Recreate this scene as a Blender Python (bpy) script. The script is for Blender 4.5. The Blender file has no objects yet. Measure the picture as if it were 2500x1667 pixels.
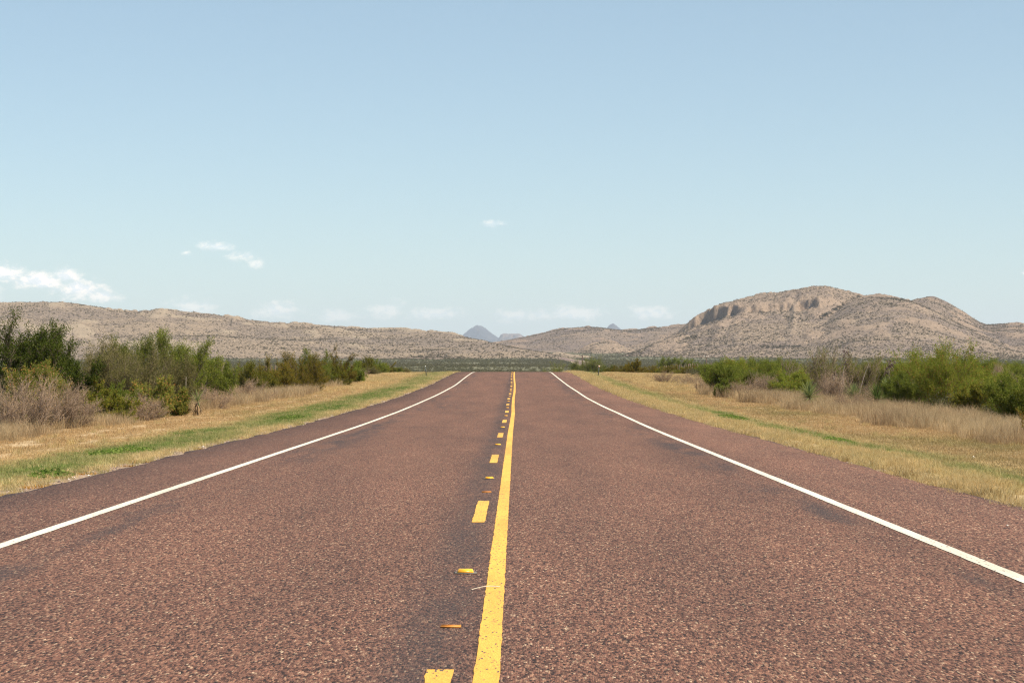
import bpy, math, random
import numpy as np
from mathutils import Vector, Euler

R = math.radians
scene = bpy.context.scene
col = scene.collection

# ------------------------------------------------------------------ camera, sky, sun, exposure
F, CX, HY, EYE = 4952.0, 1260.0, 912.0, 1.34       # focal length in photo pixels, vanishing point, eye height
cam = bpy.data.cameras.new('camera')
camo = bpy.data.objects.new('camera', cam)
col.objects.link(camo)
cam.sensor_width = 36.0
cam.lens = F * 36.0 / 2500.0
cam.clip_start, cam.clip_end = 0.1, 120000.0
camo.location = (0, 0, EYE)
camo.rotation_euler = (R(90) + math.atan(78.5 / F), 0, math.atan(10 / F))
scene.camera = camo

SUN_EL, SUN_AZ = R(54), R(122)                      # azimuth clockwise from the view direction (+Y)
world = bpy.data.worlds.new('World')
scene.world = world
world.use_nodes = True

sun = bpy.data.lights.new('sun', 'SUN')
sun.energy = 4.9
sun.angle = R(0.5)
sun.color = (1.0, 0.90, 0.74)
suno = bpy.data.objects.new('sun', sun)
col.objects.link(suno)
sd = Vector((math.sin(SUN_AZ) * math.cos(SUN_EL), math.cos(SUN_AZ) * math.cos(SUN_EL), math.sin(SUN_EL)))
suno.rotation_euler = (-sd).to_track_quat('-Z', 'Y').to_euler()
suno.location = sd * 100

vs = scene.view_settings
vs.view_transform, vs.look, vs.gamma, vs.exposure = 'Standard', 'None', 1.0, 0.72
vs.use_curve_mapping = False
scene.render.engine = 'CYCLES'
scene.cycles.max_bounces = 6
scene.cycles.diffuse_bounces = 3
scene.cycles.glossy_bounces = 2
scene.cycles.transmission_bounces = 4
scene.cycles.transparent_max_bounces = 8
scene.cycles.volume_bounces = 1
scene.cycles.use_denoising = True
scene.cycles.denoiser = 'OPENIMAGEDENOISE'
scene.cycles.denoising_input_passes = 'RGB_ALBEDO_NORMAL'
scene.cycles.denoising_prefilter = 'NONE'
scene.cycles.filter_width = 1.25


class N:
    """small node-tree writer"""
    def __init__(s, tree):
        s.t = tree
        tree.nodes.clear()

    def n(s, typ, inp=None, **kw):
        nd = s.t.nodes.new(typ)
        for k, v in kw.items():
            setattr(nd, k, v)
        for k, v in (inp or {}).items():
            if hasattr(v, 'is_linked') or isinstance(v, bpy.types.NodeSocket):
                s.t.links.new(v, nd.inputs[k])
            else:
                nd.inputs[k].default_value = v
        return nd

    def m(s, op, a, b=None, c=None, clamp=False):
        nd = s.t.nodes.new('ShaderNodeMath')
        nd.operation = op
        nd.use_clamp = clamp
        for i, v in enumerate((a, b, c)):
            if v is None:
                continue
            if isinstance(v, bpy.types.NodeSocket):
                s.t.links.new(v, nd.inputs[i])
            else:
                nd.inputs[i].default_value = v
        return nd.outputs[0]

    def mix(s, fac, a, b, blend='MIX'):
        nd = s.t.nodes.new('ShaderNodeMix')
        nd.data_type = 'RGBA'
        nd.blend_type = blend
        for sock, v in ((nd.inputs[0], fac), (nd.inputs[6], a), (nd.inputs[7], b)):
            if isinstance(v, bpy.types.NodeSocket):
                s.t.links.new(v, sock)
            else:
                sock.default_value = v if not isinstance(v, tuple) else (*v, 1)[:4]
        return nd.outputs[2]

    def ramp(s, fac, stops, interp='LINEAR'):
        nd = s.t.nodes.new('ShaderNodeValToRGB')
        r = nd.color_ramp
        r.interpolation = interp
        while len(r.elements) < len(stops):
            r.elements.new(0.5)
        for e, (p, c) in zip(r.elements, stops):
            e.position = p
            e.color = (*c, 1) if len(c) == 3 else c
        if isinstance(fac, bpy.types.NodeSocket):
            s.t.links.new(fac, nd.inputs[0])
        else:
            nd.inputs[0].default_value = fac
        return nd.outputs[0]

    def smooth(s, v, a, b):
        nd = s.t.nodes.new('ShaderNodeMapRange')
        nd.interpolation_type = 'SMOOTHSTEP'
        s.t.links.new(v, nd.inputs[0])
        nd.inputs[1].default_value, nd.inputs[2].default_value = a, b
        nd.inputs[3].default_value, nd.inputs[4].default_value = 0, 1
        return nd.outputs[0]

    def noise(s, vec, scale, detail=4, rough=0.55, dist=0.0, out=0):
        nd = s.n('ShaderNodeTexNoise', {'Vector': vec, 'Scale': scale, 'Detail': detail, 'Roughness': rough, 'Distortion': dist})
        return nd.outputs[out]

    def scalev(s, vec, k):
        nd = s.n('ShaderNodeVectorMath', {0: vec, 1: k}, operation='MULTIPLY')
        return nd.outputs[0]

    def gauss(s, v, c, w):
        d = s.m('DIVIDE', s.m('SUBTRACT', v, c), w)
        return s.m('EXPONENT', s.m('MULTIPLY', s.m('MULTIPLY', d, d), -1.0))


def build_world():
    w = N(world.node_tree)
    sky = w.n('ShaderNodeTexSky', sky_type='NISHITA', sun_disc=False, sun_elevation=SUN_EL, sun_rotation=SUN_AZ,
              altitude=1200.0, air_density=1.0, dust_density=1.2, ozone_density=0.6)
    skc = w.mix(1.0, w.mix(.24, sky.outputs[0], (3.75, 4.9, 5.95, 1)), (.972, 1.005, .94, 1), 'MULTIPLY')
    bg = w.n('ShaderNodeBackground', {'Color': skc, 'Strength': 0.086})
    # small fair-weather clouds low above the horizon, laid out by compass direction and height angle
    tc = w.n('ShaderNodeTexCoord')
    sp = w.n('ShaderNodeSeparateXYZ', {0: tc.outputs['Generated']})
    az = w.m('ARCTAN2', sp.outputs[0], sp.outputs[1])
    hl = w.m('SQRT', w.m('ADD', w.m('MULTIPLY', sp.outputs[0], sp.outputs[0]), w.m('MULTIPLY', sp.outputs[1], sp.outputs[1])))
    el = w.m('ARCTAN2', sp.outputs[2], hl)
    p = w.n('ShaderNodeCombineXYZ', {0: az, 1: el, 2: 0.0}).outputs[0]
    n1 = w.noise(w.scalev(p, (1.0, 1.7, 1.0)), 95.0, 6, 0.58, 0.15)
    n2 = w.noise(w.scalev(p, (1.0, 1.6, 1.0)), 330.0, 4, 0.6, 0.1)
    nn = w.m('ADD', w.m('MULTIPLY', w.m('SUBTRACT', n1, 0.5), 2.4), w.m('MULTIPLY', w.m('SUBTRACT', n2, 0.5), 1.1))
    best = None
    K = 1.063
    for (px, py, rx, ry, st) in (
            (30, 634, 62, 26, 1.0), (110, 650, 80, 24, .95), (165, 640, 40, 20, .9), (200, 668, 70, 26, .95), (250, 682, 52, 18, .8), (-40, 655, 70, 50, 1.0), (-10, 680, 40, 22, .7),
            (505, 571, 42, 12, .6), (563, 589, 40, 13, .65), (591, 607, 20, 11, .5), (430, 585, 16, 8, .6),
            (1137, 515, 34, 9, .4), (455, 706, 66, 22, .5), (640, 713, 60, 24, .5), (780, 725, 70, 16, .36),
            (890, 711, 52, 22, .45), (1000, 721, 80, 18, .42), (1180, 725, 70, 18, .38), (1320, 718, 90, 19, .45), (1500, 718, 60, 19, .48), (1240, 722, 50, 14, .36), (2340, 633, 22, 8, .8)):
        a, e = (px * K - CX) / F, (HY - py * K) / F
        d = w.n('ShaderNodeVectorMath', {0: p, 1: (a, e, 0)}, operation='SUBTRACT').outputs[0]
        d = w.scalev(d, (F / (rx * K), F / (ry * K), 0))
        ln = w.n('ShaderNodeVectorMath', {0: d}, operation='LENGTH').outputs['Value']
        v = w.m('MULTIPLY', w.smooth(w.m('ADD', w.m('SUBTRACT', 1.0, ln), nn), -0.15, 0.95), st)
        best = v if best is None else w.m('MAXIMUM', best, v)
    # the same kind of cloud goes on round the rest of the horizon
    band = w.gauss(el, 0.035, 0.02)
    out = w.smooth(w.m('ABSOLUTE', az), 0.28, 0.36)
    far = w.m('MULTIPLY', w.m('MULTIPLY', w.smooth(w.m('ADD', w.noise(w.scalev(p, (1, 2.4, 1)), 14.0, 6, .6), w.m('MULTIPLY', nn, .05)), .56, .68), band), out)
    mask = w.m('MULTIPLY', w.m('MAXIMUM', best, far), 0.85)
    # tops lit, hollows and flat bases grey
    pb = w.n('ShaderNodeVectorMath', {0: p, 1: (.0012, .0022, 0)}, operation='ADD').outputs[0]
    n1b = w.noise(w.scalev(pb, (1.0, 1.7, 1.0)), 95.0, 6, 0.58, 0.15)
    n2b = w.noise(w.scalev(pb, (1.0, 1.6, 1.0)), 330.0, 4, 0.6, 0.1)
    lit = w.smooth(w.m('ADD', w.m('SUBTRACT', n1, n1b), w.m('MULTIPLY', w.m('SUBTRACT', n2, n2b), .4)), -.10, .08)
    ccol = w.mix(lit, (.74, .74, .745, 1), (1.0, .885, .775, 1))
    cl = w.n('ShaderNodeBackground', {'Color': ccol, 'Strength': CLOUD})
    mx = w.n('ShaderNodeMixShader', {0: mask, 1: bg.outputs[0], 2: cl.outputs[0]})
    w.n('ShaderNodeOutputWorld', {0: mx.outputs[0]})


CLOUD = 1.0
build_world()

# ------------------------------------------------------------------ helpers
NTH = ['first', 'second', 'third', 'fourth', 'fifth', 'sixth', 'seventh', 'eighth', 'ninth', 'tenth', 'eleventh', 'twelfth', 'thirteenth']


def tag(o, label=None, cat=None, group=None, kind=None):
    if label: o['label'] = label
    if cat: o['category'] = cat
    if group: o['group'] = group
    if kind: o['kind'] = kind
    return o


def mesh_from(name, v, faces, mat=None, smooth=False):
    """faces: list of (M,k) int arrays or list of lists"""
    me = bpy.data.meshes.new(name)
    v = np.asarray(v, dtype=np.float32)
    arrs = [np.asarray(f, dtype=np.int32) for f in faces if len(f)]
    nv = len(v)
    loops = np.concatenate([a.ravel() for a in arrs]) if arrs else np.zeros(0, np.int32)
    tot = np.concatenate([np.full(len(a), a.shape[1], np.int32) for a in arrs]) if arrs else np.zeros(0, np.int32)
    me.vertices.add(nv)
    me.vertices.foreach_set('co', v.ravel())
    me.loops.add(len(loops))
    me.loops.foreach_set('vertex_index', loops)
    me.polygons.add(len(tot))
    me.polygons.foreach_set('loop_start', np.concatenate([[0], np.cumsum(tot)[:-1]]).astype(np.int32) if len(tot) else np.zeros(0, np.int32))
    me.polygons.foreach_set('loop_total', tot)
    if smooth:
        me.polygons.foreach_set('use_smooth', np.ones(len(tot), bool))
    me.update(calc_edges=True)
    me.validate()
    if mat: me.materials.append(mat)
    return me


def obj(name, me, parent=None, loc=(0, 0, 0), rot=(0, 0, 0)):
    o = bpy.data.objects.new(name, me)
    col.objects.link(o)
    o.location, o.rotation_euler = loc, rot
    if parent: o.parent = parent
    return o


class Geo:
    """collects tubes, boxes and quads"""
    def __init__(s):
        s.v, s.q, s.t, s.k = [], [], [], 0

    def add(s, v, q=None, t=None):
        v = np.asarray(v, float)
        if q is not None: s.q.append(np.asarray(q, int) + s.k)
        if t is not None: s.t.append(np.asarray(t, int) + s.k)
        s.v.append(v)
        s.k += len(v)

    def box(s, c, d, rz=0.0):
        x, y, z = d[0] / 2, d[1] / 2, d[2] / 2
        v = np.array([(-x, -y, -z), (x, -y, -z), (x, y, -z), (-x, y, -z), (-x, -y, z), (x, -y, z), (x, y, z), (-x, y, z)])
        if rz:
            cs, sn = math.cos(rz), math.sin(rz)
            v = np.stack([v[:, 0] * cs - v[:, 1] * sn, v[:, 0] * sn + v[:, 1] * cs, v[:, 2]], 1)
        s.add(v + np.array(c), [(0, 3, 2, 1), (4, 5, 6, 7), (0, 1, 5, 4), (1, 2, 6, 5), (2, 3, 7, 6), (3, 0, 4, 7)])

    def tube(s, pts, rad, n=3):
        pts = np.asarray(pts, float)
        m = len(pts)
        rad = np.broadcast_to(np.asarray(rad, float), (m,))
        d = np.gradient(pts, axis=0)
        d /= np.linalg.norm(d, axis=1)[:, None] + 1e-9
        ref = np.where(np.abs(d[:, 2:3]) > 0.9, np.array([[1., 0, 0]]), np.array([[0, 0, 1.]]))
        a = np.cross(d, ref)
        a /= np.linalg.norm(a, axis=1)[:, None] + 1e-9
        b = np.cross(d, a)
        th = np.arange(n) * 2 * math.pi / n
        v = pts[:, None, :] + rad[:, None, None] * (np.cos(th)[None, :, None] * a[:, None, :] + np.sin(th)[None, :, None] * b[:, None, :])
        q = []
        for i in range(m - 1):
            for j in range(n):
                q.append((i * n + j, i * n + (j + 1) % n, (i + 1) * n + (j + 1) % n, (i + 1) * n + j))
        s.add(v.reshape(-1, 3), q)

    def mesh(s, name, mat=None, smooth=False):
        fs = []
        if s.q: fs.append(np.concatenate(s.q))
        if s.t: fs.append(np.concatenate(s.t))
        return mesh_from(name, np.concatenate(s.v), fs, mat, smooth)


def _h(ix, iy, seed):
    h = (ix.astype(np.int64) * 374761393 + iy.astype(np.int64) * 668265263 + seed * 1442695041) & 0x7fffffff
    h = ((h ^ (h >> 13)) * 1274126177) & 0x7fffffff
    return ((h ^ (h >> 16)) & 0xffff) / 65535.0


def vnoise(x, y, seed=0):
    x, y = np.broadcast_arrays(np.asarray(x, float), np.asarray(y, float))
    ix, iy = np.floor(x), np.floor(y)
    fx, fy = x - ix, y - iy
    fx, fy = fx * fx * fx * (fx * (fx * 6 - 15) + 10), fy * fy * fy * (fy * (fy * 6 - 15) + 10)
    ix, iy = ix.astype(np.int64), iy.astype(np.int64)
    a, b, c, d = _h(ix, iy, seed), _h(ix + 1, iy, seed), _h(ix, iy + 1, seed), _h(ix + 1, iy + 1, seed)
    return (a * (1 - fx) + b * fx) * (1 - fy) + (c * (1 - fx) + d * fx) * fy


def fbm(x, y, seed=0, oct=5, gain=0.5):
    """about -1..1"""
    s, a, t = 0, 1.0, 0
    for i in range(oct):
        s = s + a * (vnoise(np.asarray(x) * 2 ** i + 17.3 * i, np.asarray(y) * 2 ** i - 9.1 * i, seed + i) * 2 - 1)
        t += a
        a *= gain
    return s / t * 1.4


def ridged(x, y, seed=0, oct=4):
    s, a, t = 0, 1.0, 0
    for i in range(oct):
        s = s + a * (1 - np.abs(vnoise(np.asarray(x) * 2 ** i + 5.7 * i, np.asarray(y) * 2 ** i, seed + i) * 2 - 1))
        t += a
        a *= 0.5
    return s / t


def sstep(a, b, x):
    t = np.clip((np.asarray(x, float) - a) / (b - a), 0, 1)
    return t * t * (3 - 2 * t)


# ------------------------------------------------------------------ the lie of the land
EDGE_L, EDGE_R = -5.6, 5.05
_t = np.array([(-400, 0), (0, 0), (52, 0), (76, .08), (98, .22), (132, .575), (165, 1.1), (188, 1.45), (204, 1.53), (225, 1.42), (260, 1.0), (320, -.7), (400, -2.4),
               (500, -1.5), (600, .2), (700, 1.6), (1000, 4.0), (1300, 6.6), (1500, 8.6), (2000, 15.), (2500, 23.5), (2900, 32.), (3500, 37.), (6000, 40.), (40000, 40.)])
_yy = np.arange(-400, 40000, 2.0)
_hh = np.interp(_yy, _t[:, 0], _t[:, 1])
_k = np.exp(-np.linspace(-2, 2, 13) ** 2)
_k /= _k.sum()
_hh = np.convolve(np.pad(_hh, 6, mode='edge'), _k, mode='valid')
_yw = np.array([-60, 45, 67, 76, 93, 110, 134, 165, 204, 260, 400])
_xw = np.array([0, 0, .035, .015, .006, .045, .043, -.033, -.047, 0, 0])


def hroad(y):
    return np.interp(y, _yy, _hh)


def wob(y):
    return np.interp(y, _yw, _xw)


FAR_PX = ((1452, 1120), (1437, 1280), (1428, 1450), (1417, 1640), (1400, 1850), (1376, 2080), (1351, 2330), (1331, 2600), (1318, 2820), (1312, 2950))


def gz(x, y):
    x, y = np.broadcast_arrays(np.asarray(x, float), np.asarray(y, float))
    d = np.maximum(np.maximum(EDGE_L - x, x - EDGE_R), 0)
    h = hroad(y)
    side = np.interp(y, (0, 204, 225, 260, 300, 360, 450, 600), (0, 0, .06, .5, 1.3, 2.3, 1.6, 0))
    h = h + side * sstep(1.5, 9, d)
    near = 1 - sstep(260, 420, y)
    h = h - 0.1 * (1 - sstep(-.25, .0, np.maximum(EDGE_L - x, x - EDGE_R))) * near - 0.045 * near
    h = h - near * (.14 * sstep(0, 3, d) + .22 * sstep(3, 14, d))
    h = h + near * sstep(.2, 2.0, d) * .05 * fbm(x / 1.7, y / 1.7, 3, 3)
    h = h + sstep(5, 14, d) * .16 * fbm(x / 9, y / 9, 5, 3)
    far = sstep(420, 900, y)
    fx = np.interp(y, [d for _, d in FAR_PX], [(p - CX) / F * d for p, d in FAR_PX])
    far = far * np.where(y > 1000, .08 + .92 * sstep(14, 60, np.abs(x - fx)), 1)
    h = h + far * 1.3 * fbm(x / 160, y / 160, 7, 4)
    return h


def P(px, dist, K=1.0):
    """ground point seen in photo column px at the given distance"""
    x = (px - CX) / F * dist
    return float(x), float(dist), float(gz(x, dist))


# ------------------------------------------------------------------ materials
def new_mat(name):
    m = bpy.data.materials.new(name)
    m.use_nodes = True
    return m, N(m.node_tree)


def plain_mat(name, color, rough=0.8, metal=0.0, var=0.0, scale=8.0, bump=0.0):
    m, w = new_mat(name)
    ge = w.n('ShaderNodeTexCoord')
    c = color
    nz = w.noise(ge.outputs['Object'], scale, 5, .6)
    if var:
        c = w.mix(nz, tuple(k * (1 - var) for k in color), tuple(min(1, k * (1 + var)) for k in color))
    b = w.n('ShaderNodeBsdfPrincipled', {'Roughness': rough, 'Metallic': metal})
    if isinstance(c, tuple): b.inputs['Base Color'].default_value = (*c, 1)
    else: w.t.links.new(c, b.inputs['Base Color'])
    if bump:
        bp = w.n('ShaderNodeBump', {'Height': nz, 'Strength': bump, 'Distance': .02})
        w.t.links.new(bp.outputs[0], b.inputs['Normal'])
    w.n('ShaderNodeOutputMaterial', {0: b.outputs[0]})
    return m


def leaf_mat(name, stops, trans=0.3, attr=None, stops2=None):
    m, w = new_mat(name)
    g = w.n('ShaderNodeNewGeometry')
    c = w.ramp(g.outputs['Random Per Island'], stops)
    if stops2:
        a = w.n('ShaderNodeAttribute', attribute_name='tint', attribute_type='INSTANCER')
        c = w.mix(a.outputs['Fac'], c, w.ramp(g.outputs['Random Per Island'], stops2))
    oi = w.n('ShaderNodeObjectInfo')
    val = w.m('ADD', .82, w.m('MULTIPLY', oi.outputs['Random'], .36))
    hs = w.n('ShaderNodeHueSaturation', {'Color': c, 'Value': val})
    d = w.n('ShaderNodeBsdfDiffuse', {'Color': hs.outputs[0], 'Roughness': .6})
    t = w.n('ShaderNodeBsdfTranslucent', {'Color': hs.outputs[0]})
    mx = w.n('ShaderNodeMixShader', {0: trans, 1: d.outputs[0], 2: t.outputs[0]})
    w.n('ShaderNodeOutputMaterial', {0: mx.outputs[0]})
    return m


def road_material():
    m, w = new_mat('red_chip_seal')
    ge = w.n('ShaderNodeNewGeometry')
    pos = ge.outputs['Position']
    sp = w.n('ShaderNodeSeparateXYZ', {0: pos})
    X, Y = sp.outputs[0], sp.outputs[1]
    vo = w.n('ShaderNodeTexVoronoi', {'Vector': w.scalev(pos, (1, .24, 1)), 'Scale': 108.0, 'Randomness': 1.0}, feature='F1')
    sc = w.n('ShaderNodeSeparateColor', {0: vo.outputs['Color']})
    chips = w.ramp(sc.outputs[0], [(0, (.016, .009, .007)), (.25, (.076, .0345, .0235)), (.5, (.142, .0635, .0415)), (.8, (.196, .095, .062)), (.965, (.265, .155, .098)), (1, (.44, .32, .215))])
    # coarser clusters of chips
    vo2 = w.n('ShaderNodeTexVoronoi', {'Vector': w.scalev(pos, (1, .28, 1)), 'Scale': 70.0, 'Randomness': 1.0}, feature='F1')
    sc2 = w.n('ShaderNodeSeparateColor', {0: vo2.outputs['Color']})
    chips = w.mix(.75, chips, w.ramp(sc2.outputs[1], [(0, (.5, .48, .47)), (.5, (.97, .97, .97)), (.85, (1.2, 1.19, 1.17)), (1, (1.45, 1.42, 1.38))]), 'MULTIPLY')
    big = w.noise(w.scalev(pos, (1.0, .12, 1.0)), .9, 4, .55)
    chips = w.mix(1.0, chips, w.ramp(big, [(.3, (.80, .80, .81)), (.7, (1.17, 1.15, 1.13))]), 'MULTIPLY')
    # bitumen showing through: beside the centre marks and inside the edge lines
    st = w.noise(w.scalev(pos, (1.6, .22, 1.0)), 1.5, 5, .62)
    st2 = w.noise(w.scalev(pos, (1.0, .06, 1.0)), .7, 4, .6)
    a = w.m('MULTIPLY', w.gauss(X, -.40, .25), w.m('ADD', w.m('MULTIPLY', w.smooth(st, .32, .62), .55), .35))
    l = w.m('MULTIPLY', w.gauss(X, -3.5, .42), w.smooth(w.m('MULTIPLY', w.m('ADD', st, st2), .5), .45, .62))
    r = w.m('MULTIPLY', w.gauss(X, 2.92, .34), w.smooth(w.m('MULTIPLY', w.m('ADD', st, st2), .5), .45, .62))
    p1 = w.m('MULTIPLY', w.m('MULTIPLY', w.gauss(X, -2.6, 1.0), w.gauss(Y, 78, 9.0)), w.smooth(st, .4, .6))
    p2 = w.m('MULTIPLY', w.m('MULTIPLY', w.gauss(X, -2.4, .8), w.gauss(Y, 50.6, .16)), .8)
    stn = w.m('MAXIMUM', w.m('MAXIMUM', a, w.m('MAXIMUM', l, r)), w.m('MAXIMUM', w.m('MULTIPLY', p1, .6), p2))
    el = w.m('MULTIPLY', w.m('MAXIMUM', w.smooth(w.m('MULTIPLY', X, -1.0), 5.49, 5.59), w.smooth(X, 4.95, 5.04)), .7)
    stn = w.m('MAXIMUM', stn, el)
    stn = w.m('MULTIPLY', stn, w.m('ADD', .6, w.m('MULTIPLY', sc2.outputs[2], .5)))
    chips = w.mix(w.m('MULTIPLY', stn, .85), chips, (.034, .027, .027))
    bp = w.n('ShaderNodeBump', {'Height': w.m('ADD', w.m('MULTIPLY', vo.outputs['Distance'], -1.0), w.m('MULTIPLY', vo2.outputs['Distance'], -.6)), 'Strength': .55, 'Distance': .012})
    b = w.n('ShaderNodeBsdfPrincipled', {'Base Color': chips, 'Roughness': .82, 'Normal': bp.outputs[0], 'Specular IOR Level': .3})
    w.n('ShaderNodeOutputMaterial', {0: b.outputs[0]})
    return m


def paint_material(name, c1, c2, wear):
    m, w = new_mat(name)
    pos = w.n('ShaderNodeNewGeometry').outputs['Position']
    vo = w.n('ShaderNodeTexVoronoi', {'Vector': w.scalev(pos, (1, .3, 1)), 'Scale': 100.0, 'Randomness': 1.0}, feature='F1')
    sc = w.n('ShaderNodeSeparateColor', {0: vo.outputs['Color']})
    pt = w.mix(w.noise(pos, 3.0, 5, .6), c1, c2)
    pt = w.mix(1.0, pt, w.ramp(sc.outputs[1], [(0, (.86, .86, .86)), (1, (1.06, 1.06, 1.06))]), 'MULTIPLY')
    patch = w.noise(pos, 2.2, 4, .6)
    pt = w.mix(1.0, pt, w.ramp(w.noise(w.scalev(pos, (1, .15, 1)), 1.6, 5, .65), [(.32, (.78, .76, .73)), (.58, (1, 1, 1))]), 'MULTIPLY')
    hole = w.smooth(w.m('ADD', sc.outputs[0], w.m('MULTIPLY', w.m('SUBTRACT', patch, .5), .3)), 1 - wear, 1 - wear + .05)
    c = w.mix(hole, pt, (.10, .06, .045))
    bp = w.n('ShaderNodeBump', {'Height': vo.outputs['Distance'], 'Strength': .35, 'Distance': .006})
    b = w.n('ShaderNodeBsdfPrincipled', {'Base Color': c, 'Roughness': .6, 'Normal': bp.outputs[0]})
    w.n('ShaderNodeOutputMaterial', {0: b.outputs[0]})
    return m


def ground_material():
    m, w = new_mat('dry_ground')
    pos = w.n('ShaderNodeNewGeometry').outputs['Position']
    sp = w.n('ShaderNodeSeparateXYZ', {0: pos})
    X, Y = sp.outputs[0], sp.outputs[1]
    n1 = w.noise(w.scalev(pos, (1, .35, 1)), .8, 5, .6)
    xw = w.m('ADD', X, w.m('MULTIPLY', w.m('SUBTRACT', n1, .5), 1.2))
    f = w.m('DIVIDE', w.m('ADD', xw, 16.0), 32.0)
    def s(x): return (x + 16) / 32
    base = w.ramp(f, [(s(-16), (.24, .18, .115)), (s(-12), (.34, .235, .13)), (s(-10.9), (.42, .32, .20)), (s(-10.3), (.36, .23, .11)), (s(-9.5), (.40, .30, .18)),
                      (s(-8.6), (.34, .22, .105)), (s(-7.6), (.20, .19, .085)), (s(-6.4), (.20, .19, .09)), (s(-6.0), (.31, .225, .16)), (s(-5.4), (.29, .21, .16)),
                      (s(4.9), (.2, .14, .11)), (s(5.3), (.33, .25, .15)), (s(6.3), (.33, .26, .13)), (s(7.0), (.2, .2, .08)), (s(8.0), (.30, .22, .115)), (s(10.4), (.34, .24, .14)), (s(16), (.25, .185, .12))])
    n2 = w.noise(pos, 5.0, 5, .65)
    base = w.mix(1.0, base, w.ramp(n2, [(.25, (.62, .60, .58)), (.75, (1.3, 1.3, 1.3))]), 'MULTIPLY')
    n3 = w.noise(pos, .35, 5, .6)
    base = w.mix(1.0, base, w.ramp(n3, [(.3, (.85, .87, .85)), (.7, (1.12, 1.08, 1.05))]), 'MULTIPLY')
    plain = w.ramp(w.noise(pos, .03, 6, .65), [(.3, (.105, .106, .066)), (.58, (.14, .132, .085)), (.68, (.2, .165, .12)), (.8, (.33, .26, .19))])
    plain = w.mix(1.0, plain, w.ramp(w.noise(pos, .18, 4, .6), [(.3, (.7, .7, .7)), (.7, (1.25, 1.25, 1.25))]), 'MULTIPLY')
    c = w.mix(w.smooth(Y, 230, 420), base, plain)
    bp = w.n('ShaderNodeBump', {'Height': n2, 'Strength': .6, 'Distance': .05})
    b = w.n('ShaderNodeBsdfPrincipled', {'Base Color': c, 'Roughness': .95, 'Specular IOR Level': .1, 'Normal': bp.outputs[0]})
    w.n('ShaderNodeOutputMaterial', {0: b.outputs[0]})
    return m


def hill_material(name, tan, grey, rock, k=1.0):
    m, w = new_mat(name)
    ge = w.n('ShaderNodeNewGeometry')
    pos = ge.outputs['Position']
    nz = w.n('ShaderNodeSeparateXYZ', {0: ge.outputs['Normal']}).outputs[2]
    big = w.noise(w.scalev(pos, (1, 1, 2.5)), .006 * k, 5, .6)
    mid = w.noise(pos, .035 * k, 6, .65)
    fine = w.noise(pos, .26 * k, 5, .75)
    c = w.mix(w.smooth(w.m('ADD', w.m('MULTIPLY', big, .55), w.m('MULTIPLY', mid, .45)), .42, .58), grey, tan)
    # pale stones and dry tufts
    sp = w.smooth(fine, .54, .66)
    c = w.mix(w.m('MULTIPLY', sp, .8), c, tuple(min(.6, t * 1.5) for t in tan))
    c = w.mix(w.m('MULTIPLY', w.smooth(fine, .50, .38), .85), c, tuple(g * .45 for g in grey))
    st = w.noise(w.scalev(pos, (.25, .25, 2.2)), .05 * k, 5, .7)
    c = w.mix(w.m('MULTIPLY', w.smooth(st, .56, .66), .22), c, tuple(min(.6, t * 1.3) for t in tan))
    c = w.mix(w.m('MULTIPLY', w.smooth(st, .44, .34), .25), c, tuple(g * .55 for g in grey))
    rk = w.mix(w.noise(w.scalev(pos, (1, 1, .3)), .12 * k, 5, .7), tuple(r * .62 for r in rock), tuple(min(.7, r * 1.25) for r in rock))
    crk = w.noise(w.scalev(pos, (1, 1, .22)), .42 * k, 5, .75)
    rk = w.mix(w.m('MULTIPLY', w.smooth(crk, .47, .36), .65), rk, tuple(r * .35 for r in rock))
    steep = w.smooth(w.m('ADD', nz, w.m('MULTIPLY', w.m('SUBTRACT', mid, .5), .28)), .80, .62)
    at = w.n('ShaderNodeAttribute', attribute_name='rock')
    rm = w.m('MULTIPLY', at.outputs['Fac'], w.smooth(w.m('ADD', mid, w.m('MULTIPLY', at.outputs['Fac'], .35)), .42, .62))
    c = w.mix(w.m('MAXIMUM', steep, rm), c, rk)
    bp = w.n('ShaderNodeBump', {'Height': w.m('ADD', fine, mid), 'Strength': .7, 'Distance': 4.0 / k})
    b = w.n('ShaderNodeBsdfPrincipled', {'Base Color': c, 'Roughness': .95, 'Specular IOR Level': .08, 'Normal': bp.outputs[0]})
    w.n('ShaderNodeOutputMaterial', {0: b.outputs[0]})
    return m


M_ROAD = road_material()
M_WHITE = paint_material('white_paint', (.72, .665, .55), (.67, .61, .50), .045)
M_YELLOW = paint_material('yellow_paint', (.80, .435, .062), (.74, .385, .048), .085)
M_GROUND = ground_material()
M_HILL = hill_material('hill_scrub_soil', (0.251, 0.192, 0.141), (0.180, 0.140, 0.117), (.285, .212, .158))
M_LEFT = hill_material('left_ridge_soil', (0.268, 0.205, 0.147), (0.195, 0.153, 0.122), (.33, .262, .19))
M_HILL2 = hill_material('hill_grey_soil', (0.216, 0.165, 0.125), (0.157, 0.123, 0.105), (.29, .212, .155))
M_MOUNT = hill_material('mountain_rock', (.07, .066, .058), (.045, .044, .042), (.095, .083, .072), .12)
M_MESA = hill_material('mesa_rock', (.14, .12, .10), (.095, .085, .078), (.24, .18, .14), .12)

# ------------------------------------------------------------------ ground sheet
def grow(a, b, d0, k):
    out, d = [a], d0
    while out[-1] < b:
        out.append(out[-1] + d)
        d *= k
    return out


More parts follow.
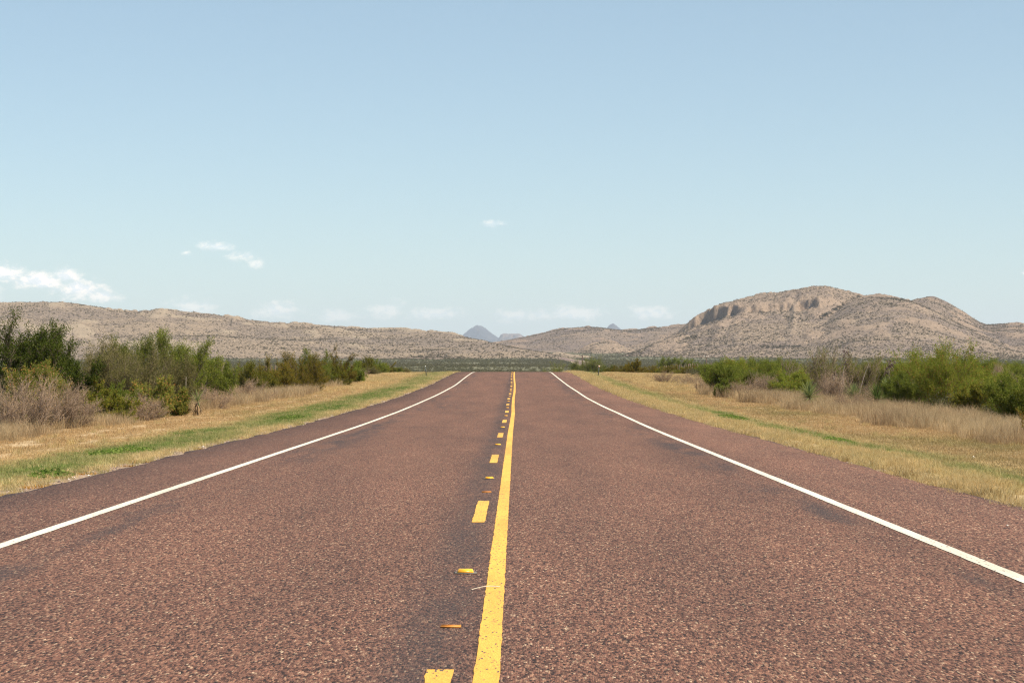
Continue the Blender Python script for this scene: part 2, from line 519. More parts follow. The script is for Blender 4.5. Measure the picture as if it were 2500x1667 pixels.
xp = grow(16.4, 23500, .8, 1.19)
xs = np.array(sorted(set([-v for v in xp] + list(np.arange(-16, 16.01, .4)) + xp)))
xs = np.array(sorted(list(xs) + [EDGE_L - .02, EDGE_L + .26, EDGE_R + .02, EDGE_R - .26]))
ys = np.array(sorted(list(np.arange(-300, 12, 24.)) + list(np.arange(12, 270, 1.)) + grow(270, 27500, 3, 1.022)))
gx, gy = np.meshgrid(xs, ys)
gv = np.stack([gx, gy, gz(gx, gy)], -1).reshape(-1, 3)
nx, ny = len(xs), len(ys)


def gridfaces(nx, ny):
    i = np.arange((nx - 1) * (ny - 1))
    r, c = i // (nx - 1), i % (nx - 1)
    a = r * nx + c
    return np.stack([a, a + 1, a + nx + 1, a + nx], 1)


tag(obj('ground', mesh_from('ground', gv, [gridfaces(nx, ny)], M_GROUND, True)), 'dry tan desert ground on both sides of the red road', 'ground', kind='structure')

# ------------------------------------------------------------------ road with its painted marks
def strip(name, xa, xb, y0, y1, step, lift, mat, parent=None, jag=0.0, seed=0, across=None, skirt=None):
    rs = np.random.RandomState(seed)
    y = np.arange(y0, y1 + step * .5, step)
    o = wob(y)
    z = hroad(y) + lift
    if across is None:
        xl = xa + o + jag * rs.randn(len(y))
        xr = xb + o + jag * rs.randn(len(y))
        colx = [xl, xr]
        colz = [z, z]
    else:
        colx = [np.full(len(y), x) + (0 if i in (0, len(across) - 1) else 0) for i, x in enumerate(across)]
        colz = [z] * len(across)
        colx = [colx[0] + .085 * fbm(y / 1.3, y * 0 + 3, 11, 4)] + colx[1:-1] + [colx[-1] + .085 * fbm(y / 1.3, y * 0 + 9, 12, 4)]
        if skirt:
            colx = [colx[0] - .06] + colx + [colx[-1] + .06]
            colz = [z - skirt] + colz + [z - skirt]
    n = len(colx)
    v = np.stack([np.stack(colx, 1), np.repeat(y[:, None], n, 1), np.stack(colz, 1)], -1).reshape(-1, 3)
    return obj(name, mesh_from(name, v, [gridfaces(n, len(y))], mat, across is not None), parent)


road = strip('road', 0, 0, -60, 420, .25, 0, M_ROAD, across=[EDGE_L, -4, -2, 0, 1.7, 3.3, EDGE_R], skirt=.12)
tag(road, 'straight red chip seal road with yellow and white lines', 'road', kind='structure')
for nm, xa, xb, mt, sd_ in (('edge_line', -4.07, -3.955, M_WHITE, 1), ('edge_line', 3.245, 3.36, M_WHITE, 2), ('centre_line', -.188, -.073, M_YELLOW, 3)):
    strip(nm, xa, xb, 2, 240, .15 if nm == 'centre_line' else .3, .004, mt, road, .0018, sd_)
for k in range(19):
    y1 = 9.2 + 12.19 * k
    strip('dash', -.40, -.282, y1 - 3.1, y1, .1, .004, M_YELLOW, road, .003, 20 + k)

M_FARROAD = plain_mat('far_asphalt', (.15, .098, .08), .9, var=.1, scale=.05)
M_SHOULDER = plain_mat('far_shoulder', (.27, .195, .125), .95, var=.25, scale=.06)


def ribbon(name, pts, half, lift, mat, parent=None):
    pts = np.array(pts, float)
    t = np.arange(len(pts))
    tt = np.linspace(0, len(pts) - 1, 90)
    x, y = np.interp(tt, t, pts[:, 0]), np.interp(tt, t, pts[:, 1])
    k = np.ones(9) / 9
    x = np.convolve(np.pad(x, 4, mode='reflect', reflect_type='odd'), k, 'valid')
    y = np.convolve(np.pad(y, 4, mode='reflect', reflect_type='odd'), k, 'valid')
    d = np.stack([np.gradient(x), np.gradient(y)], 1)
    d /= np.linalg.norm(d, axis=1)[:, None]
    z = gz(x, y) + lift
    us = np.linspace(-half, half, 4)
    v = np.stack([np.stack([x + u * d[:, 1] for u in us], 1), np.stack([y - u * d[:, 0] for u in us], 1), np.repeat(z[:, None], 4, 1)], -1)
    return obj(name, mesh_from(name, v.reshape(-1, 3), [gridfaces(4, len(x))], mat), parent)


fp = FAR_PX
fpts = [((px - CX) / F * d, d) for px, d in fp]
fr = ribbon('far_road', fpts, 4.3, .45, M_FARROAD)
tag(fr, 'distant stretch of the road winding up towards the hills', 'road', kind='structure')
ribbon('shoulder', fpts, 7.6, .3, M_SHOULDER, fr)

# ------------------------------------------------------------------ hills
HILL_PTS, BAND_PTS = [], []


def hill(name, label, sil, D, front, back, mat, dx, dyn=90, cliff=None, gully=.5, rough=1.0, seed=0, fine=1.0, scrub=0, kind_cat='hill', base=None, ex=1.25, bands=None, ledge=1.0):
    """a ridge whose crest runs at distance D; sil is its crest line, cliff rows are (column, foot, height)"""
    K = 1.063
    s = np.array(sil, float) * K
    a0 = math.atan(((s[0, 0] + s[-1, 0]) / 2 - CX) / F)       # the ridge lies across the line of sight
    ca, sa = math.cos(a0), math.sin(a0)

    def lx(px):
        return np.tan(np.arctan((np.asarray(px) - CX) / F) - a0) * D

    def wy(xl):
        return -xl * sa + D * ca
    sx = lx(s[:, 0])
    sh = EYE + (HY - s[:, 1]) / F * wy(sx)
    x = np.arange(sx[0], sx[-1] + dx, dx)
    crest = np.interp(x, sx, sh)
    k = np.exp(-np.linspace(-2, 2, 9) ** 2)
    crest = np.convolve(np.pad(crest, 4, mode='edge'), k / k.sum(), 'valid')
    b = float(gz((D - front) * sa, (D - front) * ca)) - 3 if base is None else base
    t = np.concatenate([np.linspace(-.04, 1, dyn), 1 + np.linspace(0, 1, dyn // 4)[1:] * back / front])
    X, T = np.meshgrid(x, t)
    Cr = np.interp(X, x, crest)
    Y = D + (T - 1) * front
    tf = np.clip(T, 0, 1)
    g = ridged(X / (front * .42) + .35 * fbm(X / front, T * 1.5, seed + 40, 3), T * .55 + seed, seed, 4) - .55
    u = np.sin(np.pi / 2 * tf) ** ex
    u = u + gully * .42 * g * np.sin(np.pi * np.clip(tf, 0, 1)) ** 1.0
    u = u + rough * .06 * fbm(X / (front * .16), T * 6, seed + 9, 5) * np.sin(np.pi * tf)
    u = np.clip(np.minimum(u, 1 - .42 * (1 - tf)), 0, 1)
    rock = np.zeros_like(u)
    if cliff:
        c = np.array(cliff, float)
        cx = lx(c[:, 0] * K)
        foot = np.interp(X, cx, EYE + (HY - c[:, 1] * K) / F * wy(cx))
        ch = np.interp(X, cx, c[:, 2] * K / F * D, left=0, right=0)
        ch = ch * np.clip(.35 + 1.5 * vnoise(X / 34 + 3.3, X * 0 + seed, seed + 71) * vnoise(X / 9, T * 0 + seed, seed + 72) ** .5 + .35 * sstep(.45, .2, (X - x[0]) / (x[-1] - x[0])), .15, 1.15)
        tot = np.maximum(Cr - b, 1)
        lo = np.clip((foot - b) / tot, .05, .96)
        hi = np.clip(lo + ch / tot, lo, .985)
        rib = (9.0 * fbm(X / 30, T * 3, seed + 21, 4) + 9.0 * (ridged(X / 16, T * 2, seed + 22, 3) - .5)) / front
        mid = np.clip((lo + hi) / 2 + rib, .03, .97)
        wd = max(9.0 / front, .7 / dyn)
        rock = np.clip(ch / (12 * K / F * D), 0, 1) * np.clip(sstep(mid - wd * 1.6, mid - wd, u) * (1 - .6 * sstep(mid + wd * 2, mid + wd * 14, u)), 0, 1)
        face = np.clip(ch / (14 * K / F * D), 0, 1) * sstep(mid - wd * 2, mid - wd * .5, u) * (1 - sstep(mid + wd, mid + wd * 5, u))
        Y = Y - face * (9.0 * (ridged(X / 8.0 + .4 * fbm(X / 20, T * 40, seed + 53, 2), T * 22, seed + 51, 4) - .5) + 7.0 * fbm(X / 22.0, T * 8, seed + 52, 3))
        u = np.where(u < mid - wd, u / np.maximum(mid - wd, .01) * lo,
                     np.where(u < mid + wd, lo + (u - mid + wd) / (2 * wd) * (hi - lo), hi + (u - mid - wd) / np.maximum(1 - mid - wd, .01) * (1 - hi)))
    Z = b + (Cr - b) * u
    led = sstep(.30, .52, fbm(X / 46, T * 17 + X / 300, seed + 81, 4) + .25 * fbm(X / 240, T * 3, seed + 82, 2) - .12) * sstep(.12, .35, T) * ledge
    Z = Z + led * (1.5 + 2.2 * vnoise(X / 9, Y / 9, seed + 83))
    rock = np.maximum(rock, .85 * led)
    bk = T > 1
    Z = np.where(bk, b + (Cr - b) * np.cos(np.pi / 2 * np.clip((T - 1) * front / back, 0, 1)) ** 1.1, Z)
    Z = Z + rock * 3.0 * (ridged(X / 8, Y / 10, seed + 61, 3) - .5)
    Z = Z + (Cr - b) * fine * (.012 * fbm(X / (dx * 5), Y / (dx * 5), seed + 31, 4) + .006 * fbm(X / (dx * 1.7), Y / (dx * 1.7), seed + 33, 2)) * np.clip(tf * 4, 0, 1)
    v = np.stack([X * ca + Y * sa, Y * ca - X * sa, Z], -1).reshape(-1, 3)
    me = mesh_from(name, v, [gridfaces(len(x), len(t))], mat, True)
    me.attributes.new('rock', 'FLOAT', 'POINT').data.foreach_set('value', rock.astype(np.float32).ravel())
    o = obj(name, me)
    tag(o, label, kind_cat, kind='structure')
    if scrub:
        rs = np.random.RandomState(seed + 77)
        tx, ti = rs.uniform(0, len(x) - 1.01, scrub * 3), rs.uniform(.5, dyn - 1.01, scrub * 3)
        i0, j0 = ti.astype(int), tx.astype(int)
        A = v.reshape(len(t), len(x), 3)
        fi, fj = (ti - i0)[:, None], (tx - j0)[:, None]
        p = (A[i0, j0] * (1 - fj) + A[i0, j0 + 1] * fj) * (1 - fi) + (A[i0 + 1, j0] * (1 - fj) + A[i0 + 1, j0 + 1] * fj) * fi
        dens = .6 + .30 * fbm(p[:, 0] / 130, p[:, 2] / 30, seed + 5, 4) + .3 * fbm(p[:, 0] / 30, p[:, 1] / 30, seed + 6, 3) - 1.1 * g[i0, j0]
        steep = np.abs(A[i0 + 1, j0][:, 2] - A[i0, j0][:, 2]) > 1.1 * front / dyn
        dens = dens * (1 - .85 * sstep(.75, .96, t[i0])) * (1 - .75 * rock[i0, j0])
        keep = (rs.rand(len(p)) < np.clip(dens, .03, 1)) & ~steep
        HILL_PTS.append(p[keep][:scrub])
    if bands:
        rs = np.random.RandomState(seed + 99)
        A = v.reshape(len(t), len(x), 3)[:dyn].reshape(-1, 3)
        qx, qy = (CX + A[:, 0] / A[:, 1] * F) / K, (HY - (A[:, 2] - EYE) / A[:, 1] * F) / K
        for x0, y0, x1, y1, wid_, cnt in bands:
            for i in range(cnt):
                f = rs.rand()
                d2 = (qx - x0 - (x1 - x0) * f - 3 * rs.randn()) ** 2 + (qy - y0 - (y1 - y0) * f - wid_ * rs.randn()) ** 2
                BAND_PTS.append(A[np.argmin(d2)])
    return o


hill('hill', 'long low tan ridge of hills on the left beyond the scrub',
     [(-160, 712), (-60, 706), (0, 703), (60, 699), (130, 697), (180, 698), (230, 706), (290, 716), (325, 720), (345, 718), (390, 716), (430, 720), (500, 726), (560, 737), (600, 741), (640, 747), (700, 749),
      (760, 755), (830, 760), (900, 759), (960, 766), (1000, 776), (1040, 790), (1080, 803), (1130, 818), (1180, 832), (1230, 846)],
     3200, 1500, 900, M_LEFT, 4.0, 150, cliff=[(-160, 720, 3), (300, 728, 3.5), (500, 740, 4.5), (640, 755, 3.5), (800, 770, 3), (1000, 790, 0), (1240, 840, 0)], gully=.85, seed=3, ex=1.7, scrub=46000)
hill('hill', 'low brown spur with a small cliff in front of the long left ridge',
     [(800, 836), (860, 812), (905, 796), (940, 785), (975, 778), (1010, 780), (1060, 789), (1110, 801), (1150, 811), (1200, 824), (1260, 837), (1310, 848)],
     2760, 1100, 420, M_HILL2, 4.0, 80, cliff=[(800, 830, 0), (880, 810, 4), (925, 796, 10), (960, 786, 9), (990, 786, 3), (1060, 790, 0), (1300, 830, 0)], gully=.6, seed=8, ex=2.0, ledge=.45, scrub=30000)
hill('hill', 'rounded brown hills in the gap right of the blue peak',
     [(1090, 812), (1120, 800), (1150, 790), (1200, 778), (1250, 769), (1290, 757), (1330, 752), (1370, 751), (1400, 755), (1440, 760), (1480, 755), (1530, 750), (1580, 746), (1640, 742), (1720, 748), (1800, 760)],
     4000, 1050, 700, M_HILL2, 6.0, 90, gully=.75, seed=14, ex=1.6, scrub=22000)
hill('hill', 'low tan rocky rise with orange soil left of the big hill',
     [(1410, 818), (1450, 800), (1480, 788), (1510, 776), (1545, 766), (1580, 763), (1620, 770), (1680, 790), (1730, 815)],
     3350, 420, 420, M_HILL, 4.5, 70, cliff=[(1410, 810, 0), (1480, 792, 4), (1540, 776, 7), (1600, 782, 5), (1700, 800, 0)], gully=.7, seed=19, scrub=4000)
hill('hill', 'small pale rocky knoll beside the distant winding road',
     [(1270, 832), (1310, 820), (1340, 802), (1362, 790), (1385, 782), (1408, 785), (1435, 797), (1460, 808), (1500, 816), (1560, 832)],
     2880, 190, 300, M_HILL, 3.0, 60, gully=.7, rough=1.8, seed=23, scrub=2720)
hill('hill', 'dark cone shaped hill at the right end of the big hill',
     [(2000, 735), (2050, 705), (2085, 692), (2110, 686), (2135, 680), (2150, 681), (2180, 695), (2230, 727), (2262, 747), (2292, 743), (2352, 744), (2420, 750), (2520, 765)],
     3300, 900, 600, M_HILL2, 5.0, 100, gully=.5, seed=27, ex=1.6, scrub=19000)
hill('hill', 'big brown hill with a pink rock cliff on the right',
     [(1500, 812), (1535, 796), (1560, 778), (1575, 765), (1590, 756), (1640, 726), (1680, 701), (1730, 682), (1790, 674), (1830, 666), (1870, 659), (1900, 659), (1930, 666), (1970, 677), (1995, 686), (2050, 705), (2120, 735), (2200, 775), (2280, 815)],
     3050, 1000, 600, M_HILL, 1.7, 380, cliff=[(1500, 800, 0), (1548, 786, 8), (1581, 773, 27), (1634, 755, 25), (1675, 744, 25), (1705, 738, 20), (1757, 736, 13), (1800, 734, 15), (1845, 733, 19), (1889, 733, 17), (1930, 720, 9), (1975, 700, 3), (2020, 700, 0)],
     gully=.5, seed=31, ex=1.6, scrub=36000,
     bands=[(1560, 772, 1600, 776, 3, 40), (1882, 730, 1930, 706, 3.0, 110), (1930, 705, 1978, 680, 2.4, 100), (1745, 797, 1880, 797, 1.6, 70), (1800, 728, 1850, 735, 4, 30), (1650, 755, 1750, 742, 2, 20)])  # rim bands: dense dark shrubs added to stand in for shade on the rock
hill('hill', 'brown shoulder with a dark shaded rim in front of the big hill',
     [(1830, 800), (1865, 765), (1890, 737), (1905, 726), (1925, 713), (1950, 697), (1975, 685), (2020, 677), (2055, 681), (2095, 692), (2150, 718), (2220, 758), (2300, 800), (2360, 826)],
     2900, 900, 420, M_HILL, 4.0, 110, cliff=[(1830, 790, 0), (1890, 748, 10), (1950, 706, 11), (2000, 690, 8), (2060, 690, 8), (2120, 710, 0), (2360, 826, 0)], gully=.62, seed=37, ex=1.6, scrub=24000)
hill('mountain', 'distant blue cone shaped peak at the end of the valley',
     [(985, 812), (1030, 797), (1058, 777), (1066, 768), (1075, 760), (1086, 752), (1097, 748), (1106, 749), (1118, 757), (1130, 766), (1145, 776), (1165, 792), (1190, 808)], 21000, 2600, 2600, M_MOUNT, 9, 90,
     gully=.8, rough=2.5, fine=2, seed=41, kind_cat='mountain')
hill('mountain', 'distant pale flat topped mesa beside the blue peak',
     [(1120, 806), (1135, 790), (1146, 778), (1149, 769), (1156, 766), (1164, 767), (1194, 766), (1200, 771), (1206, 774), (1225, 772), (1242, 774), (1270, 785), (1300, 800)], 17500, 1500, 1800, M_MESA, 7, 90,
     cliff=[(1120, 800, 0), (1148, 776, 7), (1196, 776, 7), (1205, 778, 1), (1300, 790, 0)], gully=.4, seed=43, kind_cat='mountain')
hill('mountain', 'tiny distant blue knob showing behind the right hills',
     [(1376, 770), (1391, 757), (1398, 748), (1405, 743), (1411, 744), (1419, 751), (1436, 764), (1452, 774)], 19000, 900, 900, M_MOUNT, 6, 40, gully=.2, seed=47, kind_cat='mountain')

# ------------------------------------------------------------------ scatter (real geometry instanced by geometry nodes)
def scatter(name, label, cat, pts, scl, rot, pi, tint, protos):
    pc = bpy.data.collections.new('proto_' + name)      # not linked to the scene
    for i, me in enumerate(protos):
        po = bpy.data.objects.new(f'{name}_{chr(97 + i)}', me)
        pc.objects.link(po)
    me = bpy.data.meshes.new(name)
    me.vertices.add(len(pts))
    me.vertices.foreach_set('co', np.asarray(pts, np.float32).ravel())
    for nm, typ, arr, key in (('sc', 'FLOAT_VECTOR', scl, 'vector'), ('rt', 'FLOAT_VECTOR', rot, 'vector'), ('pi', 'INT', pi, 'value'), ('tint', 'FLOAT', tint, 'value')):
        a = me.attributes.new(nm, typ, 'POINT')
        a.data.foreach_set(key, np.ascontiguousarray(arr, np.int32 if typ == 'INT' else np.float32).ravel())
    o = obj(name, me)
    ng = bpy.data.node_groups.new(name, 'GeometryNodeTree')
    ng.interface.new_socket('Geometry', in_out='INPUT', socket_type='NodeSocketGeometry')
    ng.interface.new_socket('Geometry', in_out='OUTPUT', socket_type='NodeSocketGeometry')
    gi, go = ng.nodes.new('NodeGroupInput'), ng.nodes.new('NodeGroupOutput')
    ci = ng.nodes.new('GeometryNodeCollectionInfo')
    ci.inputs['Collection'].default_value = pc
    ci.inputs['Separate Children'].default_value = True
    ci.inputs['Reset Children'].default_value = True
    iop = ng.nodes.new('GeometryNodeInstanceOnPoints')
    iop.inputs['Pick Instance'].default_value = True

    def na(nm, typ):
        n = ng.nodes.new('GeometryNodeInputNamedAttribute')
        n.data_type = typ
        n.inputs['Name'].default_value = nm
        return n.outputs['Attribute']
    L = ng.links.new
    L(gi.outputs[0], iop.inputs['Points'])
    L(ci.outputs[0], iop.inputs['Instance'])
    L(na('pi', 'INT'), iop.inputs['Instance Index'])
    e2r = ng.nodes.new('FunctionNodeEulerToRotation')
    L(na('rt', 'FLOAT_VECTOR'), e2r.inputs[0])
    L(e2r.outputs[0], iop.inputs['Rotation'])
    L(na('sc', 'FLOAT_VECTOR'), iop.inputs['Scale'])
    L(iop.outputs[0], go.inputs[0])
    md = o.modifiers.new('scatter', 'NODES')
    md.node_group = ng
    return tag(o, label, cat, kind='stuff')


def tuft_mesh(name, n, rad, h, wid, lean, mat, seed, hv=.4):
    rs = np.random.RandomState(seed)
    a, r = rs.rand(n) * 6.283, rad * np.sqrt(rs.rand(n))
    b = np.stack([r * np.cos(a), r * np.sin(a), np.full(n, -.03)], 1)
    hh = h * (1 - hv + hv * 2 * rs.rand(n)) * .8
    la, lm = rs.rand(n) * 6.283, lean * rs.rand(n)
    d = np.stack([np.cos(la) * lm, np.sin(la) * lm], 1)
    sa = rs.rand(n) * 6.283
    sdv = np.stack([np.cos(sa), np.sin(sa), np.zeros(n)], 1) * wid * (.6 + .8 * rs.rand(n))[:, None]
    m = b + np.concatenate([d * (hh * .35)[:, None], (hh * .6)[:, None]], 1)
    t = b + np.concatenate([d * hh[:, None], (hh * (1 - .25 * lm))[:, None]], 1)
    v = np.stack([b - sdv, b + sdv, m + sdv * .8, m - sdv * .8, t], 1).reshape(-1, 3)
    i = np.arange(n)[:, None] * 5
    return mesh_from(name, v, [i + np.array([0, 1, 2, 3]), i + np.array([3, 2, 4])], mat)


M_GRASS = leaf_mat('verge_grass', [(0, (.38, .25, .10)), (.35, (.56, .40, .185)), (.7, (.68, .52, .27)), (1, (.76, .64, .39))], .45,
                   stops2=[(0, (.09, .16, .033)), (.55, (.17, .25, .06)), (.88, (.28, .33, .10)), (1, (.5, .43, .2))])
M_MOWN = leaf_mat('mown_grass', [(0, (.30, .18, .078)), (.4, (.48, .32, .155)), (.75, (.60, .44, .245)), (1, (.68, .55, .35))], .45,
                  stops2=[(0, (.11, .13, .04)), (.5, (.2, .2, .075)), (1, (.4, .33, .17))])
M_TALL = leaf_mat('tall_straw', [(0, (.32, .22, .115)), (.35, (.48, .35, .195)), (.7, (.60, .46, .275)), (1, (.70, .57, .37))], .5,
                  stops2=[(0, (.25, .165, .09)), (.5, (.40, .285, .165)), (1, (.55, .42, .27))])
rs = np.random.RandomState(5)


def zone(side, d0, d1, y0, y1, dens, far_thin=True):
    """random points d0..d1 metres outside the pavement edge, inside a wide view wedge; fewer and larger with distance"""
    n = int((d1 - d0) * (y1 - y0) * dens)
    y = y0 + (y1 - y0) * rs.rand(n)
    w = np.clip(38.0 / y, .2, 1) if far_thin else np.ones(n)
    y = y[rs.rand(n) < w]
    d = d0 + (d1 - d0) * rs.rand(len(y))
    x = np.where(side < 0, EDGE_L - d, EDGE_R + d)
    k = np.abs(x) < .33 * y + 2.0
    x, y, d = x[k], y[k], d[k]
    return x, y, d, np.clip(y / 38.0, 1, 5) ** .45


def put(lst, x, y, s, tint, npro, hs=1.0, sink=0.0):
    n = len(x)
    lst.append((np.stack([x, y, gz(x, y) - sink], 1), np.stack([s, s, s * hs], 1), np.stack([.1 * rs.randn(n), .1 * rs.randn(n), rs.rand(n) * 6.283], 1), rs.randint(0, npro, n), np.clip(tint, 0, 1)))


def finish(name, label, cat, lst, protos):
    a = [np.concatenate([l[i] for l in lst]) for i in range(5)]
    scatter(name, label, cat, *a, protos)


short = [tuft_mesh(f'short_tuft_{i}', 55, .17, .09, .003, 1.1, M_GRASS, 100 + i) for i in range(4)]
mown = [tuft_mesh(f'mown_tuft_{i}', 50, .20, .06, .0032, 1.6, M_MOWN, 120 + i) for i in range(4)]
dry = [tuft_mesh(f'dry_tuft_{i}', 60, .11, .15, .0026, 1.1, M_GRASS, 140 + i) for i in range(4)]
tall = [tuft_mesh(f'tall_tuft_{i}', 60, .2, .42, .0032, .95, M_TALL, 160 + i, .5) for i in range(5)]

G = []          # green strip
for side, a, b in ((-1, .42, 3.5), (1, 1.1, 3.0)):
    x, y, d, s = zone(side, a, b, 17, 215, 70)
    pn = fbm(x / 1.6, y / 5.0, 61, 4)
    c0 = .25 * fbm(x * 0 + 2, y / 7.0, 62, 3)
    prof = sstep(a, a + .7, d + c0) * (1 - sstep(b - 1.1, b, d + c0))
    k = rs.rand(len(x)) < .25 + .75 * prof
    tint = (.78 if side < 0 else .66) * prof + .45 * pn
    tint = tint * (1 - .45 * sstep(90, 200, y))
    put(G, x[k], y[k], (s * (.8 + .5 * rs.rand(len(x))))[k], tint[k], 4)
finish('green_grass', 'short green grass in strips along both road edges', 'grass', G, short)
G = []          # mown orange-brown grass
for side, a, b in ((-1, 2.0, 6.6), (1, 2.2, 6.4)):
    x, y, d, s = zone(side, a, b, 22, 230, 95)
    pn = fbm(x / 2.5, y / 9.0, 71, 4)
    track = np.exp(-((np.where(side < 0, x + 10.9, 99)) / .28) ** 2) + np.exp(-((np.where(side < 0, x + 9.45, 99)) / .28) ** 2)
    k = (rs.rand(len(x)) < 1 - .93 * np.clip(track, 0, 1)) & (pn > -.9)
    tint = .0 + .5 * pn + (.12 if side > 0 else 0)
    put(G, x[k], y[k], (s * (.8 + .5 * rs.rand(len(x))))[k], tint[k], 4)
finish('mown_grass', 'mown orange brown grass between the road and the tall grass', 'grass', G, mown)
G = []          # pale dry tufts hugging the right edge, sparse on the left
x, y, d, s = zone(1, -.02, 1.9, 15, 215, 85)
k = rs.rand(len(x)) < (.12 + .88 * sstep(-.15, .3, fbm(x / .8, y / 1.2, 81, 4))) * (1 - .85 * sstep(.9, 1.6, d)) * (.5 + .5 * sstep(.0, .3, d))
put(G, x[k], y[k], (s * (.6 + .6 * rs.rand(len(x))))[k], (.06 + .22 * fbm(x / .7, y / .7, 82, 3))[k], 4)
for side in (-1, 1):      # pale bunch grass on the hummocks towards the crest
    x, y, d, s = zone(side, 3.6, 15, 105, 225, 9, False)
    k = rs.rand(len(x)) < sstep(105, 150, y) * (.3 + .9 * sstep(-.2, .3, fbm(x / 1.6, y / 4, 85, 3)))
    put(G, x[k], y[k], (1.2 + 1.0 * rs.rand(len(x)))[k], (.02 + .2 * fbm(x / 3, y / 8, 86, 3))[k], 4)
x, y, d, s = zone(-1, .1, 3.0, 17, 215, 12)
k = rs.rand(len(x)) < .7
put(G, x[k], y[k], (s * (.4 + .5 * rs.rand(len(x))))[k], (.25 + .4 * fbm(x / .7, y / 1.7, 83, 3))[k], 4)
for side in (-1, 1):      # stray taller tufts all over the verge, and tufts creeping over the pavement edge
    x, y, d, s = zone(side, .5, 6.0, 17, 200, .38, False)
    put(G, x, y, .7 + .8 * rs.rand(len(x)) ** 2, .05 + .3 * rs.rand(len(x)), 4, 1.1)
    x, y, d, s = zone(side, -.12, .3, 15, 200, 22 if side > 0 else 2)
    k = fbm(x * 0 + side, y / 1.1, 88, 4) > (.0 if side > 0 else .2)
    put(G, x[k], y[k], (.55 + .6 * rs.rand(len(x)))[k], (.02 + .2 * rs.rand(len(x)))[k], 4)
finish('dry_grass', 'pale dry grass tufts fringing the pavement edge', 'grass', G, dry)
G = []          # tall straw
for side, a in ((-1, 5.7), (1, 5.3)):
    x, y, d, s = zone(side, a, a + 6.0, 30, 150, 26)
    edge = a + .6 + .9 * fbm(x * 0, y / 5.0, 91, 4)
    dn = sstep(-.1, .7, d - edge) * (1 - .55 * sstep(a + 3.0, a + 5.5, d)) * (1 - .9 * sstep(100, 150, y))
    k = rs.rand(len(x)) < dn * (.75 + .9 * fbm(x / 1.6, y / 3, 92, 3))
    pn = fbm(x / 2.2, y / 5.0, 93, 4)
    put(G, x[k], y[k], (s * (.55 + .55 * rs.rand(len(x)) + .2 * pn))[k], (.35 + .7 * pn)[k], 5)
    # lower grey-straw cover further back, between the shrubs and over the hummocks
    x, y, d, s = zone(side, a + 1.0, a + 34, 60, 250, 3.2, False)
    k = rs.rand(len(x)) < .75
    put(G, x[k], y[k], (1.2 * (.5 + .5 * rs.rand(len(x))))[k], (.3 + .6 * fbm(x / 4, y / 6, 95, 3))[k], 5, .5)
finish('tall_dry_grass', 'tall straw coloured grass in front of the shrubs', 'grass', G, tall)

# pebbles at the pavement edge
def pebble_mesh(seed, mat):
    r = np.random.RandomState(seed)
    v = np.array([(0, 0, 1), (1, 0, 0), (.3, .95, 0), (-.8, .6, 0), (-.8, -.6, 0), (.3, -.95, 0), (0, 0, -.6)]) * (.7 + .5 * r.rand(7, 1)) * np.array([1, .8, .6])
    f = [(0, 1, 2), (0, 2, 3), (0, 3, 4), (0, 4, 5), (0, 5, 1), (6, 2, 1), (6, 3, 2), (6, 4, 3), (6, 5, 4), (6, 1, 5)]
    return mesh_from('pebble', v, [f], mat)


def stone_mat():
    m, w = new_mat('pebble_stone')
    oi = w.n('ShaderNodeObjectInfo')
    c = w.ramp(oi.outputs['Random'], [(0, (.09, .065, .06)), (.4, (.22, .15, .12)), (.8, (.36, .27, .21)), (1, (.62, .55, .48))])
    b = w.n('ShaderNodeBsdfPrincipled', {'Base Color': c, 'Roughness': .85})
    w.n('ShaderNodeOutputMaterial', {0: b.outputs[0]})
    return m


M_STONE = stone_mat()
G = []
for side in (-1, 1):
    x, y, d, s = zone(side, -.1, .75, 15, 140, 150)
    k = rs.rand(len(x)) < np.exp(-(d / .45) ** 2)
    n = k.sum()
    put(G, x[k], y[k], .008 + .028 * rs.rand(n) ** 2.5, np.zeros(n), 3)
finish('roadside_gravel', 'loose gravel along the crumbling pavement edges', 'gravel', G, [pebble_mesh(i, M_STONE) for i in range(3)])

# ------------------------------------------------------------------ shrubs
def unit(v):
    return v / (np.linalg.norm(v, axis=-1, keepdims=True) + 1e-9)


